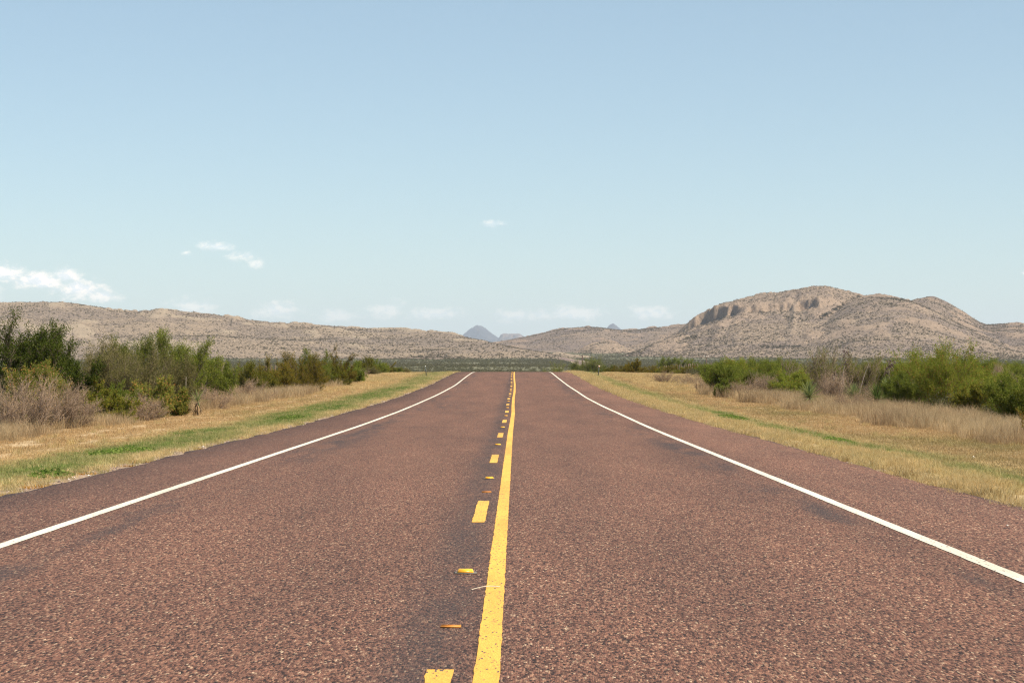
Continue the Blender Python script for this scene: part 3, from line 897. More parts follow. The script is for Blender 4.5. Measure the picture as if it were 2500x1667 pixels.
def shrub_meshes(name, seed, H, W, kind, lmat, smat):
    """stems with branches and twigs that carry leaves; returns (wood mesh, foliage mesh)"""
    r = np.random.RandomState(seed)
    p = KIND[kind]
    wood = Geo()
    twigs = []
    spread = min(1.35, math.atan2(W * .5, H * p['low']) * p['fan'])
    ns = p['stems']
    for i in range(ns):
        az = 6.283 * (i + .7 * r.rand()) / ns
        th = spread * (.15 + .85 * math.sqrt(r.rand())) * p['open']
        d = np.array([math.sin(th) * math.cos(az), math.sin(th) * math.sin(az), math.cos(th)])
        L = (1 / math.sqrt((math.sin(th) / (W * .56)) ** 2 + (math.cos(th) / H) ** 2)) * (.70 + .30 * r.rand())
        n = 6
        pts = [np.array([.08 * W * math.cos(az) * r.rand(), .08 * W * math.sin(az) * r.rand(), -.05])]
        dd = d.copy()
        for k in range(n):
            dd = unit(dd + p['wander'] * r.randn(3) + np.array([0, 0, p['up']]))
            pts.append(pts[-1] + dd * L / n)
        pts = np.array(pts)
        r0 = p['rad'] * H * (.7 + .6 * r.rand())
        wood.tube(pts, np.linspace(r0, r0 * .25, n + 1), 5)
        for b in range(p['branch']):
            t = p['t0'] + (1 - p['t0']) * (b + r.rand()) / p['branch']
            f = t * n
            k = min(int(f), n - 1)
            o = pts[k] * (1 - f + k) + pts[k + 1] * (f - k)
            sd_ = unit(pts[k + 1] - pts[k])
            a2 = r.randn(3)
            bd = unit(sd_ * p['follow'] + unit(a2) * 1.0 + np.array([0, 0, p['bup']]))
            bl = H * p['blen'] * (1.15 - .5 * t) * (.6 + .7 * r.rand())
            q = [o]
            for k in range(3):
                bd = unit(bd + p['wander'] * r.randn(3) + np.array([0, 0, p['bup'] * .25]))
                q.append(q[-1] + bd * bl / 3)
            q = np.array(q)
            wood.tube(q, np.linspace(r0 * .35, r0 * .12, 4), 3)
            for c in range(p['twig']):
                u = (.15 + .85 * (c + r.rand()) / p['twig']) * 3
                k = min(int(u), 2)
                o2 = q[k] * (1 - u + k) + q[k + 1] * (u - k)
                td = unit(unit(q[k + 1] - q[k]) * p['follow'] + unit(r.randn(3)) + np.array([0, 0, p['bup'] * .6]))
                tl = H * p['tlen'] * (.5 + .8 * r.rand())
                twigs.append((o2, o2 + td * tl))
    A, B = np.array([t[0] for t in twigs]), np.array([t[1] for t in twigs])
    # twigs: thin three-sided spikes
    d = unit(B - A)
    s1 = unit(np.cross(d, r.randn(*d.shape)))
    s2 = np.cross(d, s1)
    rt = p['trad'] * H
    v = np.stack([A + s1 * rt, A - .5 * s1 * rt + .87 * s2 * rt, A - .5 * s1 * rt - .87 * s2 * rt, B], 1).reshape(-1, 3)
    i = np.arange(len(A))[:, None] * 4
    wood.add(v, t=np.concatenate([i + np.array([0, 1, 3]), i + np.array([1, 2, 3]), i + np.array([2, 0, 3])]))
    nl = p['leaf']
    N_ = len(A) * nl
    t = r.rand(N_, 1) ** .8
    base = np.repeat(A, nl, 0) * (1 - t) + np.repeat(B, nl, 0) * t * 1.05 + p['jit'] * H * r.randn(N_, 3)
    ax = unit(np.repeat(d, nl, 0) * p['lfollow'] + r.randn(N_, 3) * .7 + np.array([0, 0, p['lup']]))
    sdv = unit(np.cross(ax, r.randn(N_, 3)))
    ll = p['ll'] * (.6 + .8 * r.rand(N_, 1))
    lw = p['lw'] * (.7 + .6 * r.rand(N_, 1))
    v = np.stack([base, base + ax * ll * .5 + sdv * lw * .5, base + ax * ll, base + ax * ll * .5 - sdv * lw * .5], 1).reshape(-1, 3)
    q = np.arange(N_)[:, None] * 4 + np.arange(4)
    wv = np.concatenate(wood.v)
    # fit the wished size
    allp = np.concatenate([wv, v])
    sx = W / max(.1, np.percentile(allp[:, 0], 99) - np.percentile(allp[:, 0], 1))
    sy = W / max(.1, np.percentile(allp[:, 1], 99) - np.percentile(allp[:, 1], 1))
    sz = H / max(.1, np.percentile(allp[:, 2], 99.6))
    S = np.array([sx, sy, sz])
    wood.v = [a * S for a in wood.v]
    lv = (base * S)[:, None, :] + (v.reshape(-1, 4, 3) - base[:, None, :])
    return wood.mesh(name + '_wood', smat), mesh_from(name + '_foliage', lv.reshape(-1, 3), [q], lmat)


def KD(**k):
    d = dict(fan=1.0, stems=7, branch=8, twig=5, leaf=22, low=.75, open=1.0, wander=.14, up=.06, bup=.45, follow=.9, t0=.22, blen=.34, tlen=.13, rad=.016, trad=.0022, jit=.012, ll=.06, lw=.025, lfollow=.6, lup=.2)
    d.update(k)
    return d


KIND = {
    'weed': KD(stems=5, branch=4, twig=4, leaf=5, low=1.6, bup=.9, t0=.3, blen=.25, tlen=.12, rad=.009, trad=.005, jit=.006, ll=.05, lw=.02),
    'juniper': KD(stems=6, branch=12, twig=10, leaf=44, low=.9, up=.1, bup=.5, t0=.25, blen=.25, tlen=.085, rad=.02, jit=.016, ll=.05, lw=.026),
    'mesquite': KD(fan=1.35, stems=16, branch=10, twig=8, leaf=36, low=.8, bup=.55, follow=1.2, t0=.12, blen=.36, tlen=.15, rad=.0075, trad=.0016, jit=.022, ll=.085, lw=.021, lup=-.1, lfollow=.9),
    'creosote': KD(fan=1.5, stems=18, branch=10, twig=9, leaf=32, low=.55, bup=.18, t0=.15, blen=.30, tlen=.11, rad=.009, jit=.014, ll=.05, lw=.028),
    'fine': KD(fan=1.5, stems=18, branch=12, twig=10, leaf=40, low=.6, bup=.15, t0=.12, blen=.34, tlen=.13, rad=.009, trad=.0026, jit=.02, ll=.046, lw=.022),
    'twiggy': KD(fan=1.3, stems=18, branch=9, twig=9, leaf=4, low=.6, bup=.45, t0=.1, blen=.38, tlen=.2, rad=.008, trad=.0042, jit=.01, ll=.045, lw=.014),
    'broom': KD(stems=18, branch=8, twig=6, leaf=12, low=.95, up=.03, bup=1.1, follow=1.7, t0=.1, blen=.36, tlen=.2, rad=.007, trad=.004, jit=.008, ll=.10, lw=.014, lfollow=1.5),
}
LM = {
    'juniper': leaf_mat('juniper_leaf', [(0, (.036, .052, .010)), (.6, (.075, .102, .018)), (1, (.14, .162, .034))], .28),
    'mesquite': leaf_mat('mesquite_leaf', [(0, (0.139, 0.182, 0.0245)), (.5, (0.232, 0.275, 0.0388)), (.92, (0.36, 0.363, 0.0694)), (.975, (0.418, 0.176, 0.051)), (1, (0.418, 0.176, 0.051))], 0.50),
    'mid': leaf_mat('green_leaf', [(0, (0.0928, 0.13, 0.0184)), (.6, (0.18, 0.215, 0.0347)), (1, (0.302, 0.297, 0.0663))], 0.45),
    'creosote': leaf_mat('creosote_leaf', [(0, (0.0905, 0.101, 0.0153)), (.6, (0.174, 0.182, 0.0275)), (.9, (0.273, 0.231, 0.0388)), (1, (0.36, 0.204, 0.0428))], 0.42),
    'rusty': leaf_mat('rusty_creosote_leaf', [(0, (0.0928, 0.0935, 0.0163)), (.55, (0.186, 0.167, 0.0265)), (.85, (0.284, 0.204, 0.0367)), (1, (0.36, 0.187, 0.0408))], 0.42),
    'fine': leaf_mat('olive_grey_leaf', [(0, (0.107, 0.103, 0.0367)), (.5, (0.191, 0.176, 0.0632)), (1, (0.313, 0.264, 0.112))], 0.42),
    'twiggy': leaf_mat('dry_leaf', [(0, (0.232, 0.154, 0.0918)), (.6, (0.394, 0.27, 0.163)), (1, (0.557, 0.402, 0.25))], 0.37),
    'broom': leaf_mat('broom_leaf', [(0, (0.122, 0.138, 0.0265)), (.5, (0.209, 0.209, 0.0459)), (1, (0.36, 0.303, 0.0918))], 0.42),
    'flowering': leaf_mat('flowering_leaf', [(0, (0.116, 0.154, 0.0265)), (.6, (0.232, 0.248, 0.0469)), (.88, (0.36, 0.308, 0.0816)), (.93, (0.557, 0.242, 0.0918)), (1, (0.603, 0.286, 0.122))], 0.45),
}
M_BARK = plain_mat('grey_brown_bark', (.13, .095, .07), .95, var=.3, scale=14, bump=.3)
M_REDSTEM = plain_mat('red_brown_stem', (.17, .075, .04), .9, var=.3, scale=14)
M_TWIG = plain_mat('dry_grey_twig', (.19, .135, .097), .95, var=.3, scale=10)
SM = {'weed': M_REDSTEM, 'juniper': M_BARK, 'mesquite': M_REDSTEM, 'creosote': M_BARK, 'fine': M_BARK, 'twiggy': M_TWIG, 'broom': M_BARK}
CACHE = {}


def shrub(name, label, cat, px, dist, H, W, kind, leaf=None, seed=None, group=None, share=None, x=None):
    """seed: a mesh of its own; share: a prototype number reused by several small far shrubs"""
    H, W = H * 1.03, W * 1.1
    if x is None:
        X, Y, Z = P(px, dist)
    else:
        X, Y, Z = x, dist, float(gz(x, dist))
    lf = leaf or kind
    r = random.Random(int(px * 13 + dist * 7))
    root = bpy.data.objects.new(name, None)
    col.objects.link(root)
    root.empty_display_size = .2
    root.location = (X, Y, Z - .03)
    root.rotation_euler = (0, 0, r.random() * 6.28)
    tag(root, label, cat, group)
    if share is None:
        wm, fm = shrub_meshes(name, seed if seed is not None else int(px * 3 + dist), H, W, kind, LM[lf], SM[kind])
        s = (1, 1, 1)
    else:
        key = (kind, lf, share)
        if key not in CACHE:
            CACHE[key] = shrub_meshes(name, 500 + share, 2.0, 2.4, kind, LM[lf], SM[kind])
        wm, fm = CACHE[key]
        s = (W / 2.4, W / 2.4, H / 2.0)
    a = obj('trunk' if cat == 'tree' else 'stems', wm, root)
    b = obj('crown', fm, root)
    a.scale = b.scale = s
    return root


# left of the road, nearest first
shrub('dry_shrub', 'large grey brown twiggy shrub at the left edge above the tall grass', 'shrub', 62, 53, 1.6, 1.9, 'twiggy')
shrub('dry_shrub', 'grey brown twiggy shrub between the left edge shrub and the low olive bush', 'shrub', 168, 57, 1.35, 1.5, 'twiggy', seed=901)
shrub('flowering_shrub', 'pale yellow green shrub below the dark juniper limbs', 'shrub', 92, 58, 1.75, 1.5, 'fine', 'flowering')
shrub('juniper_tree', 'tall dark green juniper tree at the left edge, limbs reaching above the ridge', 'tree', 30, 62, 3.45, 2.1, 'juniper', seed=11)
shrub('juniper_tree', 'dark green juniper with slanting open limbs right of the tallest juniper', 'tree', 112, 62, 3.1, 1.35, 'juniper', seed=12)
shrub('juniper_tree', 'short dense dark green juniper right of the slanting junipers', 'tree', 172, 63, 2.1, 1.35, 'juniper', seed=13)
shrub('creosote_bush', 'low yellow olive bush in front of the short dark juniper', 'bush', 238, 63, 1.32, 1.9, 'creosote', 'creosote', seed=14)
shrub('green_bush', 'small fresh green bush against the right side of the low olive bush', 'bush', 285, 67, 1.15, 1.2, 'fine', 'mid', seed=15)
shrub('olive_shrub', 'broad grey olive shrub with fine twigs behind the low olive bush', 'shrub', 296, 72, 2.62, 2.7, 'fine', seed=16)
shrub('olive_shrub', 'grey brown olive shrub below the tall green mesquite', 'shrub', 395, 76, 2.05, 2.2, 'fine', seed=17)
shrub('mesquite_bush', 'green mesquite top rising left behind the broad olive shrub', 'bush', 328, 82, 3.0, 1.8, 'juniper', 'mid', seed=18)
shrub('mesquite_bush', 'tallest green mesquite of the left roadside, above the grey brown olive shrub', 'bush', 428, 82, 3.2, 2.0, 'juniper', 'mid', seed=19)
shrub('mesquite_bush', 'leaning green mesquite right of the tallest left mesquite', 'bush', 474, 84, 2.3, 1.8, 'juniper', 'mid', seed=20)
shrub('flowering_shrub', 'yellow green shrub with orange seed heads left of the dead yucca', 'shrub', 365, 70, 1.35, 1.5, 'creosote', 'flowering', seed=21)
shrub('dry_shrub', 'low grey brown twiggy shrub under the orange seeded shrub', 'shrub', 345, 66, .95, 1.3, 'twiggy', seed=22)
shrub('dry_shrub', 'grey brown twiggy shrub right of the dead yucca', 'shrub', 520, 82, 1.0, 1.8, 'twiggy', seed=23)
shrub('flowering_shrub', 'low bright green leafy shrub at the foot of the dead yucca', 'shrub', 424, 72, .95, 1.0, 'creosote', 'flowering', seed=24)
shrub('green_bush', 'dark fresh green bush standing alone right of the dead yucca', 'bush', 540, 92, 1.95, 1.25, 'creosote', 'mid', seed=25)
shrub('dry_shrub', 'bare brown shrub behind the lone dark green bush', 'shrub', 512, 105, 2.2, 1.8, 'twiggy', seed=26)
shrub('dry_shrub', 'long low dry shrub between the lone green bush and the big round creosote', 'shrub', 600, 98, 1.15, 2.4, 'twiggy', seed=27)
shrub('creosote_bush', 'yellow olive creosote left of the big round creosote', 'bush', 622, 112, 1.9, 2.0, 'creosote', seed=28)
shrub('creosote_bush', 'olive and orange creosote touching the left side of the big round creosote', 'bush', 668, 114, 1.95, 1.9, 'creosote', 'rusty', seed=29)
shrub('creosote_bush', 'big round dense olive creosote with rusty tips by the grass on the left', 'bush', 740, 122, 2.3, 2.5, 'creosote', 'rusty', seed=30)
shrub('green_bush', 'green bush peeping over the big round creosote', 'bush', 768, 135, 2.5, 2.2, 'creosote', 'mid', seed=31)
shrub('creosote_bush', 'tall loose olive creosote right behind the big round creosote', 'bush', 822, 146, 2.45, 2.5, 'creosote', 'rusty', seed=32)
shrub('creosote_bush', 'olive creosote on thin bare stems beside the pale hummocks', 'bush', 818, 138, 1.5, 1.6, 'creosote', seed=33)
shrub('creosote_bush', 'small dark olive creosote at the right end of the left thicket', 'bush', 862, 150, 1.6, 1.7, 'creosote', 'mid', seed=34)
for i, (px, d, H, W, kd, lf) in enumerate(((880, 175, .9, 1.2, 'twiggy', None), (893, 205, 1.8, 2.2, 'creosote', 'creosote'), (905, 185, .8, 1.3, 'fine', None), (920, 215, 1.6, 2.2, 'creosote', 'mid'), (944, 230, 1.4, 2.0, 'creosote', 'rusty'), (968, 230, .9, 1.6, 'fine', 'mid'),
                                         (986, 240, .8, 1.5, 'fine', None))):
    shrub('creosote_bush', f'small bush, {NTH[i]} from the left in the row between left thicket and road crest', 'bush', px, d, H, W, kd, lf, share=i % 2, group='small bushes left of the road crest')
# right of the road
shrub('mesquite_bush', 'bright green rounded bush beyond the road crest at the right edge line', 'bush', 1360, 330, 4.0, 4.4, 'creosote', 'mesquite', seed=51)
shrub('mesquite_bush', 'grey green bush beyond the crest left of the bare utility pole', 'bush', 1408, 340, 3.7, 2.8, 'fine', 'mid', seed=52)
shrub('mesquite_bush', 'wide grey green bush beyond the crest between the pole and the right road post', 'bush', 1446, 335, 3.6, 3.4, 'fine', 'mid', seed=53)
shrub('creosote_bush', 'lone rusty olive creosote on the pale hummocks right of the crest', 'bush', 1546, 208, 1.5, 1.8, 'creosote', 'rusty', seed=54)
for i, (px, d, H, W, lf) in enumerate(((1478, 285, 1.5, 2.2, 'mid'), (1495, 270, 1.25, 2.0, 'creosote'), (1512, 260, 1.2, 2.0, 'rusty'), (1530, 262, 1.2, 2.0, 'creosote'))):
    shrub('creosote_bush', f'small olive bush, {NTH[i]} from the right road post towards the lone creosote', 'bush', px, d, H, W, 'creosote', lf, share=i % 2, group='small bushes behind the right road post')
for i, (px, d, H, W, lf) in enumerate(((1580, 240, 1.0, 2.0, 'rusty'), (1600, 235, 1.05, 2.2, 'rusty'), (1622, 228, 1.0, 2.2, 'creosote'), (1644, 226, 1.1, 2.0, 'rusty'), (1665, 220, 1.0, 2.2, 'creosote'), (1690, 215, 1.1, 2.3, 'rusty'), (1712, 210, 1.1, 2.2, 'creosote'))):
    shrub('creosote_bush', f'low rusty yellow creosote, {NTH[i]} from the left in the band along the distant fence', 'bush', px, d, H, W, 'creosote', lf, share=i % 2, group='low rusty creosotes along the right fence')
shrub('mesquite_tree', 'small round topped tree left of its twin behind the distant fence posts', 'tree', 1626, 300, 3.0, 2.7, 'juniper', 'mid', seed=55)
shrub('mesquite_tree', 'small round topped tree right of its twin behind the distant fence posts', 'tree', 1672, 300, 3.0, 2.7, 'juniper', 'mid', seed=56)
shrub('green_bush', 'flat dark green bush right of the twin round trees', 'bush', 1706, 300, 2.2, 2.8, 'creosote', 'mid', seed=57)
shrub('dry_shrub', 'grey twiggy shrub in the dry grass below the distant fence posts', 'shrub', 1622, 150, .95, 2.0, 'twiggy', seed=58)
shrub('dry_shrub', 'brown twiggy shrub left of the bushy green clump', 'shrub', 1690, 142, .9, 2.0, 'twiggy', seed=59)
shrub('dry_shrub', 'small dark bare shrub at the left foot of the bushy green clump', 'shrub', 1716, 118, .75, .8, 'twiggy', seed=60)
shrub('mesquite_bush', 'bushy green clump at the left end of the right thicket', 'bush', 1768, 112, 1.75, 2.0, 'mesquite', 'mid', seed=61)
shrub('mesquite_bush', 'yellow green bush behind the bushy clump at the left end of the right thicket', 'bush', 1796, 124, 2.0, 1.8, 'mesquite', seed=62)
shrub('creosote_bush', 'small dark low bush at the front foot of the bushy green clump', 'bush', 1770, 106, .95, 1.0, 'creosote', 'mid', seed=63)
shrub('mesquite_bush', 'dark green mesquite between the bushy clump and the broom like shrub', 'bush', 1850, 132, 2.05, 2.4, 'mesquite', 'mid', seed=64)
shrub('mesquite_bush', 'green mesquite behind the brown dry shrub left of the broom like shrub', 'bush', 1905, 138, 2.1, 2.4, 'mesquite', 'mid', seed=65)
shrub('dry_shrub', 'brown dry shrub in the right thicket left of the yucca', 'shrub', 1875, 106, 1.4, 1.8, 'twiggy', seed=66)
shrub('dry_shrub', 'small brown dry shrub in the grass beside the bushy green clump', 'shrub', 1818, 104, 1.0, 1.3, 'twiggy', seed=67)
shrub('mesquite_bush', 'low green bush in front of the mesquites left of the brown dry shrub', 'bush', 1842, 116, 1.45, 1.9, 'mesquite', 'mid', seed=91)
shrub('creosote_bush', 'olive green bush between the brown dry shrub and the broom like shrub', 'bush', 1915, 118, 1.75, 2.0, 'creosote', 'mid', seed=92)
shrub('creosote_bush', 'dark olive bush between the dark spiky yucca and the big mesquite', 'bush', 2222, 88, 1.5, 1.6, 'creosote', 'mid', seed=93)
shrub('creosote_bush', 'olive bush low in front of the big mesquite towards the fence post', 'bush', 2385, 78, 1.15, 1.7, 'creosote', 'creosote', seed=94)
shrub('broom_shrub', 'tall broom like green shrub with upright stems left of the seed stalks', 'shrub', 1985, 106, 2.75, 2.6, 'broom', seed=68)
shrub('green_bush', 'rounded yellow green bush at the left foot of the broom like shrub', 'bush', 1935, 104, 1.5, 1.6, 'fine', 'mesquite', seed=69)
shrub('dry_shrub', 'grey brown twiggy shrub below the seed stalks right of the left yucca', 'shrub', 2028, 92, 1.7, 1.6, 'twiggy', seed=70)
shrub('broom_shrub', 'dark green broom like shrub right of the tall seed stalk', 'shrub', 2100, 108, 2.45, 2.0, 'broom', 'broom', seed=71)
shrub('mesquite_bush', 'yellow green mesquite behind the dark seed head', 'bush', 2155, 112, 2.0, 2.2, 'mesquite', seed=72)
shrub('dry_shrub', 'grey dry shrub between the yuccas', 'shrub', 2112, 88, 1.1, 1.3, 'twiggy', seed=73)
shrub('green_bush', 'green bush filling the gap between the dark yucca and the big mesquite', 'bush', 2190, 90, 1.45, 1.6, 'fine', 'mid', seed=74)
shrub('mesquite_bush', 'big bright green mesquite with red brown stems on the right', 'bush', 2290, 84, 2.75, 3.1, 'mesquite', seed=75)
shrub('mesquite_bush', 'lower bright green mesquite against the right side of the big mesquite', 'bush', 2365, 88, 2.1, 2.0, 'mesquite', seed=76)
shrub('dry_shrub', 'dead grey brown shrub behind the wooden fence post', 'shrub', 2440, 112, 2.05, 1.7, 'twiggy', seed=77)
shrub('mesquite_bush', 'dark green leafy bush at the right edge in front of the fence', 'bush', 2492, 63, 1.55, 1.7, 'mesquite', 'mid', seed=78)
shrub('mesquite_bush', 'green mesquite beyond the wooden fence post', 'bush', 2440, 96, 1.6, 2.2, 'mesquite', 'mesquite', seed=79)
shrub('dry_shrub', 'low twiggy dry shrub in the tall grass below the yuccas', 'shrub', 2080, 76, .8, 1.4, 'twiggy', seed=80)
shrub('dry_shrub', 'tall reddish dry weed at the right edge of the tall grass', 'weed', 2501, 47, .95, .4, 'weed', 'rusty', seed=81)
for i, (px, d, H, W) in enumerate(((2210, 165, 1.5, 2.6), (2275, 175, 1.6, 3.0), (2345, 165, 1.45, 2.6), (2400, 170, 1.7, 3.0), (2460, 160, 1.6, 2.6), (2510, 150, 1.7, 2.8))):
    shrub('mesquite_bush', f'green mesquite, {NTH[i]} from the left in the row behind the big bright mesquite', 'bush', px, d, H, W, 'mesquite', 'mid' if i % 2 else 'mesquite', share=i % 2, group='mesquites in the row behind the big bright mesquite')
for i, (px, d, H, W) in enumerate(((1740, 190, 1.2, 2.4), (1790, 185, 1.35, 2.8), (1835, 190, 1.25, 2.4), (1880, 185, 1.45, 2.8), (1925, 190, 1.35, 2.6), (2065, 180, 1.4, 2.8), (2130, 180, 1.5, 2.8))):
    shrub('mesquite_bush', f'green bush, {NTH[i]} from the left in the back row of the right thicket', 'bush', px, d, H, W, 'mesquite', 'mid', share=i % 2, group='green bushes in the back row of the right thicket')

# ------------------------------------------------------------------ yuccas
def leafblade(L, w):
    g = Geo()
    n = 5
    t = np.linspace(0, 1, n)
    c = np.stack([t * 0, t * L * .98, -.10 * L * t ** 2.2], 1)
    hw = w * np.array([.7, 1, .85, .5, .02]) * .5
    v = np.concatenate([np.stack([c + np.array([-1, 0, 0]) * hw[:, None], c + np.array([0, 0, -.35]) * hw[:, None], c + np.array([1, 0, 0]) * hw[:, None]], 1).reshape(-1, 3)])
    q = []
    for i in range(n - 1):
        q += [(i * 3, i * 3 + 1, i * 3 + 4, i * 3 + 3), (i * 3 + 1, i * 3 + 2, i * 3 + 5, i * 3 + 4)]
    g.add(v, q)
    return g


M_YUC = leaf_mat('yucca_leaf', [(0, (.17, .21, .075)), (1, (.27, .30, .12))], .25)
M_YUCD = leaf_mat('dark_yucca_leaf', [(0, (.075, .11, .026)), (1, (.11, .15, .04))], .25)
M_DEADL = leaf_mat('dead_yucca_leaf', [(0, (.30, .2, .11)), (1, (.40, .28, .16))], .2)
M_YTRUNK = plain_mat('yucca_trunk', (.15, .11, .08), .95, var=.35, scale=9, bump=.6)
M_PALE = plain_mat('bleached_stalk', (.52, .44, .34), .85, var=.15, scale=6)
M_STALK = plain_mat('grey_stalk', (.33, .27, .22), .9, var=.2, scale=6)
M_POD = plain_mat('dark_seed_pod', (.085, .05, .042), .8, var=.4, scale=20)


def yucca(label, px, dist, H, W, n, mat, dead=.2, seed=0, x=None):
    X, Y, Z = P(px, dist)
    r = random.Random(seed)
    root = bpy.data.objects.new('yucca', None)
    col.objects.link(root)
    root.location = (X, Y, Z)
    tag(root, label, 'yucca', 'yuccas in the roadside thickets')
    th = max(.12, H - W * .6)
    g = Geo()
    t = np.linspace(0, 1, 9)
    g.tube(np.stack([.04 * np.sin(t * 4), .03 * t, -.08 + t * (th + .08)], 1), .06 + .025 * np.abs(np.sin(t * 17)), 8)
    obj('trunk', g.mesh('yucca_trunk', M_YTRUNK, True), root)
    L = W * .54
    live, dd = leafblade(L, .042).mesh('yucca_leaf', mat), leafblade(L * .85, .045).mesh('dead_yucca_leaf', M_DEADL)
    for i in range(n):
        k = (i + .5) / n
        isdead = k < dead
        el = (-70 + 40 * k / max(dead, .01)) if isdead else (-25 + 110 * ((k - dead) / (1 - dead)) ** .9)
        o = obj('leaf', dd if isdead else live, root)
        o.location = (0, 0, th * (.55 + .45 * min(1, k / max(dead, .01))) if isdead else th + .1 * k)
        o.rotation_euler = (R(el + r.uniform(-9, 9)), 0, i * 2.39996 + r.uniform(-.2, .2))
        s = r.uniform(.8, 1.1)
        o.scale = (1, s, 1)
    return root


def seed_stalk(name, label, px, dist, Hs, lean, head, mat, hz=.45, podn=40, seed=0, r0=.022):
    X, Y, Z = P(px, dist)
    r = np.random.RandomState(seed)
    root = bpy.data.objects.new(name, None)
    col.objects.link(root)
    root.location = (X, Y, Z)
    tag(root, label, 'seed stalk')
    g = Geo()
    t = np.linspace(0, 1, 10)
    pts = np.stack([lean * t ** 1.4, .05 * np.sin(t * 3), -.05 + Hs * t], 1)
    g.tube(pts, np.linspace(r0, r0 * .5, 10), 6)
    for i in range(9 if head else 0 if r0 < .02 else 4):
        k = .72 + .27 * r.rand() if head else .75 + .22 * r.rand()
        o = np.array([lean * k ** 1.4, .05 * math.sin(k * 3), Hs * k])
        a = r.rand() * 6.283
        l = (hz * .45 if head else .12) * (.6 + .5 * r.rand())
        e = o + np.array([math.cos(a) * l, math.sin(a) * l, l * .35])
        g.tube([o, (o + e) / 2 + np.array([0, 0, .02]), e], [r0 * .4, r0 * .3, r0 * .2], 4)
    obj('stalk', g.mesh('stalk', mat, True), root)
    if head:
        pm = Geo()
        for i in range(podn):
            k = .68 + .34 * r.rand()
            a, q = r.rand() * 6.283, hz * .42 * math.sqrt(r.rand())
            c = np.array([lean * k ** 1.4 + q * math.cos(a), q * math.sin(a), Hs * k + .04 * r.randn()])
            d = unit(r.randn(3))
            pm.tube([c - d * .045, c - d * .02, c + d * .02, c + d * .045], [.006, .022, .022, .005], 5)
        tag(obj('seed_head', pm.mesh('seed_head', M_POD, True), root), kind='stuff')
    return root


yucca('round grey green yucca at the front of the right thicket below the broom like shrub', 1975, 84, 1.3, 1.4, 170, M_YUC, .22, 1)
yucca('small pale green yucca below the pale leaning stalk', 2084, 88, 1.15, 1.15, 120, M_YUC, .25, 2)
yucca('dark green spiky yucca left of the big bright mesquite', 2140, 84, 1.2, 1.35, 150, M_YUCD, .16, 3)
yucca('pale yucca crown behind the dark spiky yucca', 2166, 90, 1.4, 1.15, 110, M_YUC, .2, 6)
yucca('dead brown yucca beside the broken pale stalk in the left thicket', 482, 72, 1.05, 1.0, 80, M_YUC, .72, 4)
seed_stalk('seed_stalk', 'tall grey yucca stalk with a seed head above the broom like shrub', 2048, 98, 2.6, .42, True, M_STALK, .5, 46, 1)
seed_stalk('seed_stalk', 'short leaning stalk with a large dark seed head before the big mesquite', 2158, 96, 2.15, .35, True, M_STALK, .5, 80, 2)
seed_stalk('seed_stalk', 'small dark seed head low beside the twiggy shrub', 2030, 93, 1.45, .15, True, M_STALK, .4, 34, 5)
seed_stalk('dry_stalk', 'pale bare yucca stalk leaning right over the small pale yucca', 2092, 92, 2.05, .55, False, M_STALK, seed=3)
ds = seed_stalk('dry_stalk', 'broken bleached white stalk standing in the left thicket', 452, 73, 1.42, .03, False, M_PALE, seed=4, r0=.016)
g = Geo()
g.tube([(-.03, -.06, .52), (-.05, -.07, .62), (-.045, -.06, .74), (.0, -.03, .82)], [.02, .05, .05, .015], 7)
obj('broken_husk', g.mesh('broken_husk', M_PALE, True), ds)

# ------------------------------------------------------------------ small marks of the road: markers, tabs, straw
M_AMBER, w = new_mat('amber_reflector')
b = w.n('ShaderNodeBsdfPrincipled', {'Base Color': (.85, .36, .015, 1), 'Roughness': .4})
w.n('ShaderNodeOutputMaterial', {0: b.outputs[0]})
M_YBODY = plain_mat('yellow_marker_body', (.80, .50, .05), .45, var=.1)
M_GLUE = plain_mat('grey_adhesive', (.15, .125, .105), .8, var=.3, scale=30)
M_TAB = plain_mat('orange_tab', (.55, .21, .03), .6, var=.2, scale=20)


def frustum(a, b, h, z0=0.0):
    """a, b: bottom and top half sizes"""
    g = Geo()
    v = [(-a[0], -a[1], z0), (a[0], -a[1], z0), (a[0], a[1], z0), (-a[0], a[1], z0), (-b[0], -b[1], z0 + h), (b[0], -b[1], z0 + h), (b[0], b[1], z0 + h), (-b[0], b[1], z0 + h)]
    g.add(v, [(0, 3, 2, 1), (4, 5, 6, 7), (0, 1, 5, 4), (1, 2, 6, 5), (2, 3, 7, 6), (3, 0, 4, 7)])
    return g


me_body = frustum((.055, .05), (.045, .018), .021, .004).mesh('marker_body', M_YBODY)
me_pad = frustum((.078, .06), (.066, .052), .004).mesh('marker_pad', M_GLUE)
gf = Geo()
for s in (-1, 1):
    gf = Geo()
    # amber lens lying 1.5 mm proud of the sloping face
    e = .0015
    y0, z0, y1, z1 = .049, .0065, .0195, .0240
    gf.add([(-.049, s * (y0 + e), z0 + e), (.049, s * (y0 + e), z0 + e), (.042, s * (y1 + e), z1 + e * .6), (-.042, s * (y1 + e), z1 + e * .6),
            (-.049, s * y0, z0), (.049, s * y0, z0), (.042, s * y1, z1), (-.042, s * y1, z1)],
           [(0, 1, 2, 3), (4, 7, 6, 5), (0, 4, 5, 1), (1, 5, 6, 2), (2, 6, 7, 3), (3, 7, 4, 0)])
    if s < 0: me_lens_a = gf.mesh('marker_lens', M_AMBER)
    else: me_lens_b = gf.mesh('marker_lens', M_AMBER)
ORD = ['nearest', 'second', 'third', 'fourth', 'fifth', 'sixth', 'seventh', 'eighth', 'ninth', 'tenth', 'eleventh', 'twelfth', 'thirteenth', 'fourteenth', 'fifteenth', 'sixteenth']
